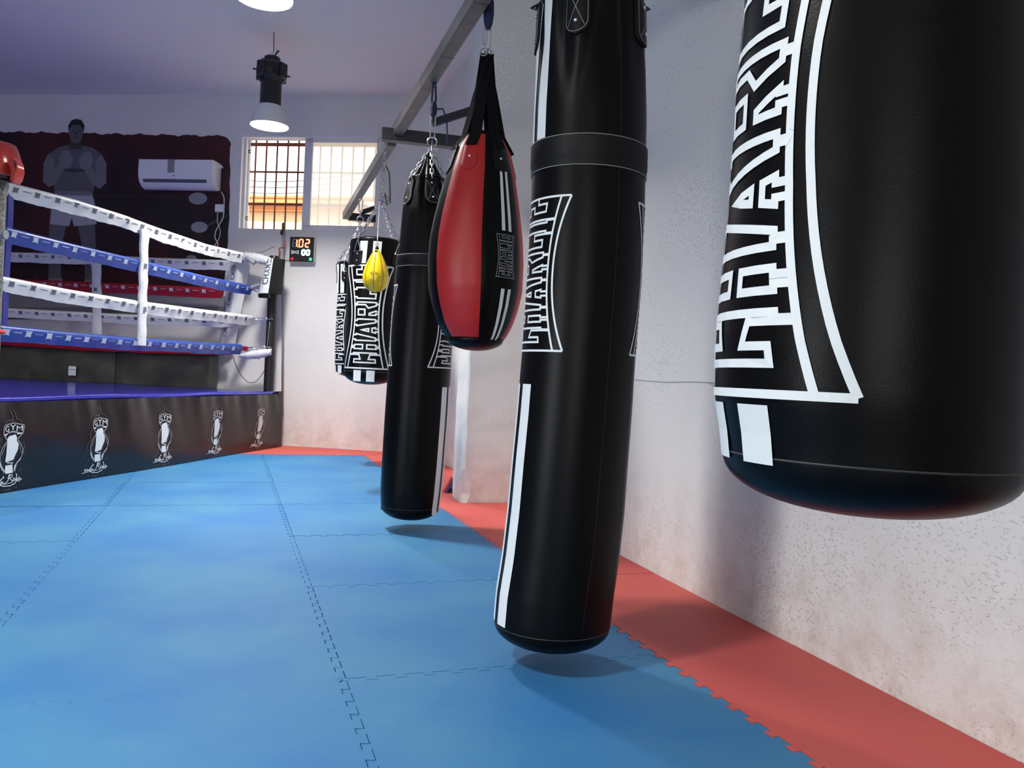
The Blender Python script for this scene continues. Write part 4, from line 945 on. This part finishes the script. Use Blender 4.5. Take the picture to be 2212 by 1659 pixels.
m.loft(rings); tag(m.build('corner_cushion', BLUEP), 'blue corner cushion strapped behind the speckled post at the left edge', 'corner cushion')
m = MB(); c = dep(2, 506, 5.3); m.tube([c-RH*.05, c+RH*.035], .03, 12); tag(m.build('rope_bar', GREYP, smooth=True, auto=50), 'grey foam covered bar at the start of the blue rope by the speckled post', 'bar')
m = MB(); m.tube([dep(-12, 716, 5.2), dep(10, 717, 5.2)], [.017, .015], 10); tag(m.build('foam_tube', mat('coral_foam', (.75, .10, .08, 1), .6), smooth=True), 'coral red foam tube end at the left edge above the canvas', 'foam tube')
# headguard on the post
hg = thing('headguard', 'glossy red boxing headguard hung on top of the left corner post', 'headguard', dep(5, 395, 5.35))
hc = dep(-8, 358, 5.30); rings = []
for i in range(15):
    t = i/14; z = .135-.21*t; rr = .125*math.sin(PI*(.20+.42*t))**.6
    rings.append([hc+UP*(z+.0)+rr*(math.cos(a)*RH*(.98+.14*t)+math.sin(a)*FH*1.1) for a in np.linspace(0, 2*PI, 32, endpoint=False)])
v = []; f = []
mb = MB(); mb.loft(rings, caps=False)
mb.loft([rings[0], [hc+UP*.15+(p-hc-UP*.135)*.75 for p in rings[0]]], caps=False)
o = mb.build('shell', REDV, hg, smooth=True); 
sm = o.modifiers.new('s', 'SOLIDIFY'); sm.thickness = .018
m = MB(); cheek = [dep(x, y, 5.18) for x, y in ((14, 352), (27, 338), (36, 350), (38.5, 368), (34, 385), (26, 396), (20, 388), (22, 372), (20, 360))]
m.prism(cheek, FH*.08); b_ = m.build('cheek_guard', REDV, hg, smooth=True, auto=40); bm_ = b_.modifiers.new('b', 'BEVEL'); bm_.width = .008; bm_.segments = 3
m = MB(); m.lathe(hc+UP*.135, [(.08, .0), (.06, .02), (0, .03)], 20); m.build('crown_lining', mat('dark_maroon', (.05, .01, .01, 1), .5), hg, smooth=True)
m = MB(); ep = [dep(x, y, 5.17) for x, y in ((32, 345), (36.5, 352), (37, 362), (34, 366), (32, 358))]; m.prism(ep, -FH*.006); m.build('ear_slot', mat('deep_red', (.16, .008, .01, 1), .4), hg)
# floor-standing pads at the back of the ring
for k, (x0, x1, yt0, yt1, yb0, yb1, lab) in enumerate(((-140, 249, 744, 750, 810, 829, 'wide olive-black vinyl pad standing at the back of the canvas, left of the seam'), (251, 468, 746, 737, 829, 835, 'olive-black vinyl pad standing at the back of the canvas, right of the seam'))):
    d0 = .10+.0*k; ns_, nz_ = 36, 14; v = []
    A0 = pln(x0, yb0, WP+WN*d0, WN); A1 = pln(x1, yb1, WP+WN*d0, WN)
    s0 = (A0-WP)@WD; s1 = (A1-WP)@WD; ztop = 1.09
    rs = np.random.default_rng(k+3); rings = []
    for i in range(ns_+1):
        s = s0+(s1-s0)*i/ns_; e = min(1, (i/ns_)*12 if i < ns_/2 else (1-i/ns_)*12); zt_ = ztop-.05*(1-e)
        if k == 1: zt_ -= .05*max(0, (i/ns_-.88)/.12)**2
        th = .042*(.4+.6*e); rings.append([fwp(s, CZ+.002, d0-th), fwp(s, CZ+.002, d0+th*.9+rs.uniform(-.004, .004)), fwp(s, CZ+.15, d0+th+.010*math.sin(s*9)+rs.uniform(-.004, .004)), fwp(s, CZ+.30, d0+th+.012*math.sin(s*7+2)+rs.uniform(-.004, .004)), fwp(s, zt_-.03, d0+th*.9+rs.uniform(-.003, .003)), fwp(s, zt_, d0+th*.4), fwp(s, zt_, d0-th*.6)])
    mb = MB(); mb.loft(rings); tag(mb.build('wall_pad', OLIVE, smooth=True, auto=60), lab, 'wall pad', 'vinyl pads at the back of the ring')
m = MB(); p = pln(156, 801, WP+WN*.17, WN); m.obox(p, WD*.045, WN*.002, UP*.052); lb = m.build('care_label', PRINT); tag(lb, 'small white printed label on the olive pad behind the ring', 'label')
m = MB()
for q in range(4): m.obox(p+WN*.0025+WD*(-.02+.016*q)+UP*.012, WD*.005, WN*.0005, UP*.006)
m.build('printed_line', MARKG, lb)
# ================================================================ far wall: mural, AC, socket, timer, sticks
# mural: dark red and black painted backdrop with torn-looking edge and a plain boxer
mm = bpy.data.materials.new('mural_backdrop'); mm.use_nodes = True; nt = mm.node_tree; b = nt.nodes['Principled BSDF']; b.inputs['Roughness'].default_value = .55
g = nt.nodes.new('ShaderNodeNewGeometry'); n = nt.nodes.new('ShaderNodeTexNoise'); n.inputs['Scale'].default_value = .9; n.inputs['Detail'].default_value = 2; nt.links.new(g.outputs['Position'], n.inputs['Vector'])
cr = nt.nodes.new('ShaderNodeValToRGB'); cr.color_ramp.elements[0].position = .40; cr.color_ramp.elements[0].color = (.006, .003, .004, 1); cr.color_ramp.elements[1].position = .66; cr.color_ramp.elements[1].color = (.075, .006, .007, 1)
nt.links.new(n.outputs['Fac'], cr.inputs['Fac']); nt.links.new(cr.outputs['Color'], b.inputs['Base Color'])
mural = thing('wall_mural', 'dark red and black mural of a grey-toned boxer in white shorts on the far wall', 'mural', fwp(-2.6, 1.5))
s_l, s_r, zt_, zb_ = -5.9, -1.25, 3.44, 1.62
out = [(s_l, zb_), (s_r, zb_)]
for t in np.linspace(0, 1, 22): out.append((s_r+.008*math.sin(t*40)+.004*math.sin(t*91)+(.03*math.sin(t*3) if t < 1 else 0), zb_+(3.28-zb_)*t))
for t in np.linspace(0, PI/2, 8)[1:]: out.append((s_r-.10+.12*math.cos(t), 3.28+.12*math.sin(t)))
for t in np.linspace(0, 1, 90)[1:]: out.append((s_r-.10+(s_l-s_r+.10)*t, 3.40+.06*t+.009*math.sin(t*95)+.007*math.sin(t*211)))
m = MB(); m.prism([fwp(s, z, .001) for s, z in out], WN*.004); m.build('backdrop', mm, mural)
def paint(name, pts, col, d=.006, parent=None, conv=True):
    m = MB(); m.prism([fwp(*(fws(x, y) if conv else (x, y)), d) for x, y in pts], WN*.0012)
    o = m.build(name, mat('mural_'+name, col, .6), parent or mural); return o
# painted ring floor, crowd and lamps
paint('painted_floor', [(0, 664), (330, 664), (488, 662), (487, 640), (420, 632), (330, 628), (200, 630), (0, 625)], (.26, .26, .27, 1))
paint('painted_lower_floor', [(-60, 690), (500, 690), (488, 655), (330, 652), (-60, 650)], (.16, .16, .17, 1), .0045)
for x, y, rx, ry in ((428, 429, 20, 13), (431, 491, 18, 12), (414, 560, 12, 9)):
    paint('painted_lamp', [(x+rx*math.cos(t), y+ry*math.sin(t)) for t in np.linspace(0, 2*PI, 20, endpoint=False)], (.30, .32, .35, 1))
for y0, y1 in ((425, 419), (488, 482)): paint('painted_rope', [(0, y0-6), (410, y0), (410, y0+1.5), (0, y0-4)], (.035, .025, .028, 1), .0052)
paint('painted_beam', [(445, 486), (490, 462), (492, 468), (447, 492)], (.06, .055, .055, 1), .0052); 
rs = np.random.default_rng(11)
for k in range(34):
    x = rs.uniform(5, 478); y = rs.uniform(508, 600); r_ = rs.uniform(4, 9); c = rs.uniform(.03, .11)
    paint('painted_spectator', [(x+r_*math.cos(t)*.8, y+r_*math.sin(t)) for t in np.linspace(0, 2*PI, 9, endpoint=False)]+[], (c, c*.18, c*.18, 1), .0054)
# plain boxer facing us, gloves raised in guard: drawn in metres about (sx, z)
BS, BZ = -3.12, 1.66
bx = bpy.data.objects.new('painted_boxer', None)
def fig(name, pts, col, d=.0075):
    m = MB(); m.prism([fwp(BS+x, BZ+y, d) for x, y in pts], WN*.0012); return m.build(name, mat('mural_'+name, col, .6), mural)
SK = (.12, .12, .13, 1); SKD = (.045, .045, .052, 1); SKL = (.19, .19, .20, 1)
fig('painted_legs', [(-.26, .02), (-.10, .02), (-.12, .30), (-.10, .55), (-.03, .86), (.03, .86), (.12, .55), (.18, .30), (.20, .02), (.36, .02), (.33, .30), (.30, .60), (.27, .95), (-.27, .95), (-.28, .6), (-.27, .3)], SK)
fig('painted_shoes', [(-.33, -.05), (-.06, -.05), (-.09, .10), (-.26, .10)], (.22, .22, .23, 1), .0085); fig('painted_shoes', [(.17, -.05), (.45, -.06), (.36, .10), (.19, .10)], (.22, .22, .23, 1), .0085)
fig('painted_torso', [(-.22, 1.0), (.24, 1.0), (.27, 1.2), (.31, 1.42), (.34, 1.52), (.22, 1.60), (.08, 1.63), (-.06, 1.63), (-.20, 1.60), (-.33, 1.52), (-.31, 1.42), (-.25, 1.2)], SK, .0080)
fig('painted_shorts', [(-.27, .72), (-.03, .70), (.0, .80), (.03, .70), (.31, .73), (.27, 1.00), (.22, 1.09), (-.21, 1.09), (-.25, 1.0)], (.42, .42, .46, 1), .0095)
fig('painted_waistband', [(-.215, 1.05), (.225, 1.05), (.22, 1.10), (-.21, 1.10)], (.20, .20, .22, 1), .0105)
fig('painted_arm', [(-.33, 1.52), (-.38, 1.42), (-.38, 1.20), (-.30, 1.14), (-.22, 1.18), (-.10, 1.38), (-.16, 1.45), (-.26, 1.32), (-.24, 1.45)], SKL, .0095)
fig('painted_arm', [(.34, 1.52), (.40, 1.42), (.41, 1.20), (.33, 1.13), (.24, 1.18), (.12, 1.36), (.18, 1.44), (.28, 1.30), (.26, 1.45)], SKL, .0095)
def blob(cx_, cy_, rx, ry, n=18, a=0): return [(cx_+rx*math.cos(t)*math.cos(a)-ry*math.sin(t)*math.sin(a), cy_+rx*math.cos(t)*math.sin(a)+ry*math.sin(t)*math.cos(a)) for t in np.linspace(0, 2*PI, n, endpoint=False)]
fig('painted_glove', blob(-.10, 1.46, .085, .105, a=.3), (.20, .20, .22, 1), .0115); fig('painted_glove', blob(.15, 1.45, .085, .105, a=-.3), (.22, .22, .24, 1), .0115)
fig('painted_neck', [(-.07, 1.58), (.09, 1.58), (.08, 1.70), (-.06, 1.70)], SKD, .0085)
fig('painted_head', blob(.01, 1.77, .088, .125), (.11, .11, .12, 1), .0100)
fig('painted_hair', [(-.085, 1.77), (-.09, 1.85), (-.05, 1.91), (.01, 1.925), (.07, 1.91), (.11, 1.85), (.10, 1.77), (.085, 1.82), (.05, 1.855), (-.03, 1.855), (-.07, 1.82)], (.012, .012, .014, 1), .0110)
for x in (-.028, .048): fig('painted_eye', blob(x, 1.785, .014, .007, 8), (.02, .02, .02, 1), .0112)
fig('painted_mouth', blob(.01, 1.715, .026, .007, 8), (.03, .03, .03, 1), .0112); fig('painted_nose', [(.0, 1.78), (.02, 1.78), (.028, 1.745), (-.008, 1.745)], SKD, .0112)
# chest shading shapes painted as plain tone
fig('painted_chest', [(-.20, 1.34), (.0, 1.31), (.21, 1.34), (.0, 1.36)], SKD, .0090); bpy.data.objects.remove(bx)
# air conditioner
s0, s1, z0, z1 = -2.20, -1.335, 2.775, 3.085
ac = thing('air_conditioner', 'white split air conditioner mounted on the dark mural', 'air conditioner', fwp((s0+s1)/2, z0))
prof = [(.007, z0+.02), (.06, z0), (.12, z0+.015), (.175, z0+.06), (.20, z0+.12), (.205, z0+.20), (.20, z1-.004), (.19, z1), (.007, z1)]
m = MB(); m.prism([fwp(s0, z, d) for d, z in prof], WD*(s1-s0)); m.build('housing', WHITEP, ac, smooth=True, auto=35)
m = MB(); m.prism([fwp(s0+.05, z, d) for d, z in ((.176, z0+.062), (.19, z0+.095), (.1935, z0+.094), (.180, z0+.060))], WD*(s1-s0-.12)); m.build('louvre', mat('louvre_gap', (.10, .10, .13, 1), .5), ac)
m = MB(); m.obox(fwp(s0+.385, z1-.075, .2045), WD*.04, WN*.0025, UP*.072); m.build('display_panel', mat('grey_panel', (.30, .29, .29, 1), .4), ac)
m = MB(); m.obox(fwp(s0+.42, z0+.13, .2055), WD*.012, WN*.001, UP*.006); m.build('badge', GREYP, ac)
m = MB(); m.obox(fwp(s1+.015, z1-.04, .05), WD*.02, WN*.02, UP*.012); m.build('pipe_bracket', WHITEP, ac)
sb = thing('junction_box', 'white junction box on the right edge of the mural', 'junction box', fwp(-1.35, 2.6))
sa, za = fws(477, 451); m = MB(); m.bev(fwp(sa, za, .022), WD*.05, WN*.02, UP*.042, .005); m.build('box', WHITEP, sb)
m = MB(); m.lathe(fwp(sa+.075, za-.005, .01), [(.022, -.01), (.022, .01), (.01, .02)], 10, ax=WN); m.build('cable_gland', BLACKP, sb)
def fcab(pts, r, name, label, mt, d=.03):
    P = [fwp(*fws(x, y), d) for x, y in pts]; Q = []
    for i in range(len(P)-1):
        p0, p1, p2, p3 = P[max(i-1, 0)], P[i], P[i+1], P[min(i+2, len(P)-1)]
        for t in np.linspace(0, 1, 7)[:-1]: Q.append(.5*((2*p1)+(-p0+p2)*t+(2*p0-5*p1+4*p2-p3)*t*t+(-p0+3*p1-3*p2+p3)*t**3))
    Q.append(P[-1]); m = MB(); m.tube(Q, r, 6); return tag(m.build(name, mt, smooth=True), label, 'cable')
fcab([(481, 416), (487, 428), (487, 450), (485, 472), (476, 488), (469, 502), (468, 515), (474, 528), (470, 538), (461, 541)], .006, 'power_cable', 'white cable hanging from the air conditioner past the junction box', CABLEW, .035)
fcab([(473, 458), (472, 480), (478, 498), (476, 515), (468, 528), (461, 541)], .005, 'power_cable', 'thinner white cable hanging out of the junction box', CABLEW, .025)
# round timer
ta, tz = fws(657, 541); tw, thh = .140, .138
tm = thing('round_timer', 'black digital round timer with red and green digits on the far wall', 'timer', fwp(ta, tz-thh))
m = MB(); m.bev(fwp(ta, tz, .035), WD*tw, WN*.030, UP*thh, .004); m.build('case', mat('timer_side', (.62, .60, .58, 1), .5), tm)
m = MB(); m.obox(fwp(ta, tz, .0665), WD*(tw-.003), WN*.002, UP*(thh-.003)); m.build('front_panel', BLACKP, tm)
RL = mat('red_led', (.9, .2, .1, 1), .4, emit=(1, .16, .07, 1), estr=5); GLED = mat('green_led', (.4, 1, .6, 1), .4, emit=(.35, 1, .6, 1), estr=4.5); OFF = mat('unlit_segment', (.30, .27, .25, 1), .4); REDD = mat('red_button', (.5, .01, .03, 1), .4, emit=(.8, .02, .05, 1), estr=.35); GRD = mat('green_button', (.05, .6, .25, 1), .4, emit=(.05, .7, .3, 1), estr=.5)
SEG = {'0': 'abcdef', '1': 'bc', '2': 'abged', '8': 'abcdefg'}
def digit(ch, cx_, cz_, hw, hh, th_, m, d=.0695, segs=None):
    q = {'a': (0, hh, 1), 'd': (0, -hh, 1), 'g': (0, 0, 1), 'b': (hw, hh/2, 0), 'c': (hw, -hh/2, 0), 'f': (-hw, hh/2, 0), 'e': (-hw, -hh/2, 0)}
    mb = MB()
    for k in (segs or SEG[ch]):
        x, z, hz = q[k]; c = fwp(cx_+x+.10*z*.6, cz_+z, d)
        if hz: mb.obox(c, WD*(hw-.002), WN*.001, UP*th_)
        else: mb.obox(c, WD*th_, WN*.001, UP*(hh/2-.002))
    return mb.build('digit', m, tm)
zd = tz+.068
digit('8', ta-.085, zd, .017, .040, .004, OFF, segs='afedg'); digit('1', ta-.075, zd, .017, .040, .007, RL); digit('0', ta-.010, zd, .020, .040, .007, RL); digit('2', ta+.062, zd, .020, .040, .007, RL)
m = MB(); m.obox(fwp(ta-.043, zd-.042, .0695), WD*.005, WN*.001, UP*.005); m.build('decimal_point', RL, tm)
zd2 = tz-.032; digit('0', ta+.022, zd2, .016, .026, .009, GLED); digit('0', ta+.072, zd2, .016, .026, .009, GLED)
m = MB(); lg = [(-.042+.084*t, .022-.010*math.sin(PI*t)) for t in np.linspace(0, 1, 9)]+[(.042-.084*t, -.024+.010*math.sin(PI*t)) for t in np.linspace(0, 1, 9)]
m.prism([fwp(ta-.075+x, tz-.030+z, .0686) for x, z in lg], WN*.0012); lo_ = m.build('logo_plate', PRINT, tm)
m = MB()
A_ = MB()
for i, c in enumerate('CHARLIE'):
    A, fs = fontmesh(c); m.add([fwp(ta-.075-.034+.0098*i+.008*a[0], tz-.030-.010+.020*a[1], .0705) for a in A], fs)
m.build('logo_lettering', BLACKP, lo_)
for sx, mt in ((-.105, REDD), (.105, GRD)):
    m = MB(); m.lathe(fwp(ta+sx, tz-.105, .068), [(.019, 0), (.019, .004), (.014, .008), (0, .009)], 18, ax=WN); m.build('button', mt, tm)
fcab([(616, 562), (624, 563), (631, 565), (645, 563), (650, 569)], .005, 'timer_cable', 'short grey cable running to the wall timer', GREYP, .008)
fcab([(560, 552), (580, 547), (597, 539), (604, 536)], .0025, 'string', 'thin string stretched above the far corner of the ring', CABK, .12)
# sticks behind the post
st = thing('stick', 'upright metal stick with brown grip behind the far ring post', 'stick', dep(612, 590, 8.80))
def fp(x, y, d=.06): return fwp(*fws(x, y, d), d)
m = MB(); m.tube([fp(613, 500), fp(612, 560), fp(611, 600), fp(610, 900)], .011, 8); m.build('shaft', GREYP, st, smooth=True)
m = MB(); m.tube([fp(613, 481), fp(612.5, 484), fp(612, 497), fp(611, 503)], [.012, .020, .019, .014], 10); m.build('grip', mat('brown_wood', (.22, .09, .05, 1), .5), st, smooth=True)
m = MB(); m.tube([fp(615, 518, .07), fp(614.5, 535, .07)], .010, 8); m.build('pink_tape', mat('pink_tape', (.75, .22, .30, 1), .5), st, smooth=True)
m = MB(); m.tube([fp(609, 498, .08), fp(608, 507, .08)], .014, 8); m.build('black_tape', BLACKP, st)
m = MB(); m.tube([fp(606, 508, .05), fp(605, 560, .05), fp(604, 640, .05)], .006, 6); tag(m.build('stick', FRAMEW), 'thin white rod beside the metal stick behind the far ring post', 'stick')
m = MB(); m.tube([fp(615, 535, .10), fp(603, 536, .11), fp(604, 545, .11), fp(602, 560, .11)], .008, 6); tag(m.build('red_cord', mat('red_cord', (.35, .05, .03, 1), .7), smooth=True), 'red cord tied round the sticks at the far ring corner', 'cord')
m = MB(); m.obox(pln(598, 881, WP+WN*.06, WN), WD*.017, WN*.002, UP*.010); lt = m.build('small_tag', mat('lime_tag', (.45, .62, .12, 1), .5)); tag(lt, 'tiny green and black tag stuck at the end of the ring skirt', 'tag')
m = MB(); m.obox(pln(598, 881, WP+WN*.06, WN)+WN*.0025, WD*.015, WN*.0005, UP*.003); m.build('tag_bar', BLACKP, lt)
# ================================================================ ceiling lamps
LED = mat('lamp_glow', (1, 1, 1, 1), .5, emit=(1, .97, .92, 1), estr=14)
SHADE = bpy.data.materials.new('lamp_shade'); SHADE.use_nodes = True
b = SHADE.node_tree.nodes['Principled BSDF']; b.inputs['Base Color'].default_value = (.75, .75, .76, 1); b.inputs['Roughness'].default_value = .35
def lamp(x, y, label, name='ceiling_lamp', lean=0):
    t = thing(name, label, 'ceiling lamp', V(x, y, 3.02), 'ceiling lamps in a row'); c = V(x, y, 0)
    m = MB(); m.lathe(c, [(.170, 3.020), (.172, 3.026), (.155, 3.075), (.135, 3.12), (.108, 3.185), (.100, 3.20), (.098, 3.19), (.106, 3.18), (.132, 3.115), (.166, 3.024)], 48, caps=False)
    m.build('shade', SHADE, t, smooth=True, auto=50)
    m = MB(); m.lathe(c, [(.158, 3.030), (.158, 3.036)], 48); m.build('diffuser', LED, t)
    m = MB(); m.lathe(c, [(.092, 3.16), (.092, 3.42), (.088, 3.43)], 36); m.build('driver_tube', BLACKP, t, smooth=True, auto=50)
    m = MB(); m.lathe(c, [(.09, 3.40), (.105, 3.42), (.135, 3.455), (.14, 3.50), (.135, 3.56), (.10, 3.585), (.075, 3.60), (.07, 3.635), (.02, 3.64)], 10)
    for k in range(4):
        a = PI/4+k*PI/2; d = V(math.cos(a), math.sin(a), 0); m.bev(c+d*.115+UP*3.505, d*.035, np.cross(UP, d)*.045, UP*.065, .01)
    m.build('junction_head', BLACKP, t)
    m = MB()
    for k in range(4):
        a = k*PI/2+.2; d = V(math.cos(a), math.sin(a), 0); m.tube([c+d*.13+UP*3.50, c+d*.165+UP*3.50], .008, 8)
    m.build('side_bolt', IRON, t)
    m = MB()
    for z in (3.46, 3.56): m.obox(c-FH*.136-RH*.04+UP*z, RH*.012, FH*.004, UP*.018)
    m.build('clip', GREYP, t)
    m = MB(); m.tube([c+UP*3.63, c+UP*3.70+RH*.01, c+UP*3.80+RH*.006, c+UP*3.86+RH*.004], .004, 6); m.tube([c+UP*3.63+RH*.02, c+UP*3.67+RH*.03, c+UP*3.70+RH*.06], .007, 6); m.tube([c+UP*3.66+RH*.03, c+UP*3.71+RH*.04], .004, 6); m.build('suspension_cable', CABK, t)
    m = MB(); m.tube([c+UP*3.63-RH*.03, c+UP*3.66-RH*.01, c+UP*3.69+RH*.01], [.008, .03, .012], 8); m.build('wrapped_joint', WHITEP, t, smooth=True)
    l = light('lamp_light', 'AREA', (x, y, 3.022), LAMP_W, (1, .97, .93), target=(x, y, 0), shape='DISK', size=.30, spread=math.radians(132)); l.parent = t; l.location = (0, 0, .002)
    return t
lamp(.25, 7.64, 'round white-shaded lamp with black body hanging in front of the window')
_l2 = dep(570, -4, 4.76)
lamp(_l2[0], _l2[1], 'nearer lamp whose glowing disc is cut by the top edge of the picture')
lamp(-1.25, 1.35, 'added unseen lamp hanging over the open mats left of the camera')  # extra lamp, added to light the near mats and right wall
lamp(-3.1, 7.4, 'added unseen lamp hanging above the boxing ring')  # extra lamp out of view, added to brighten the ring end
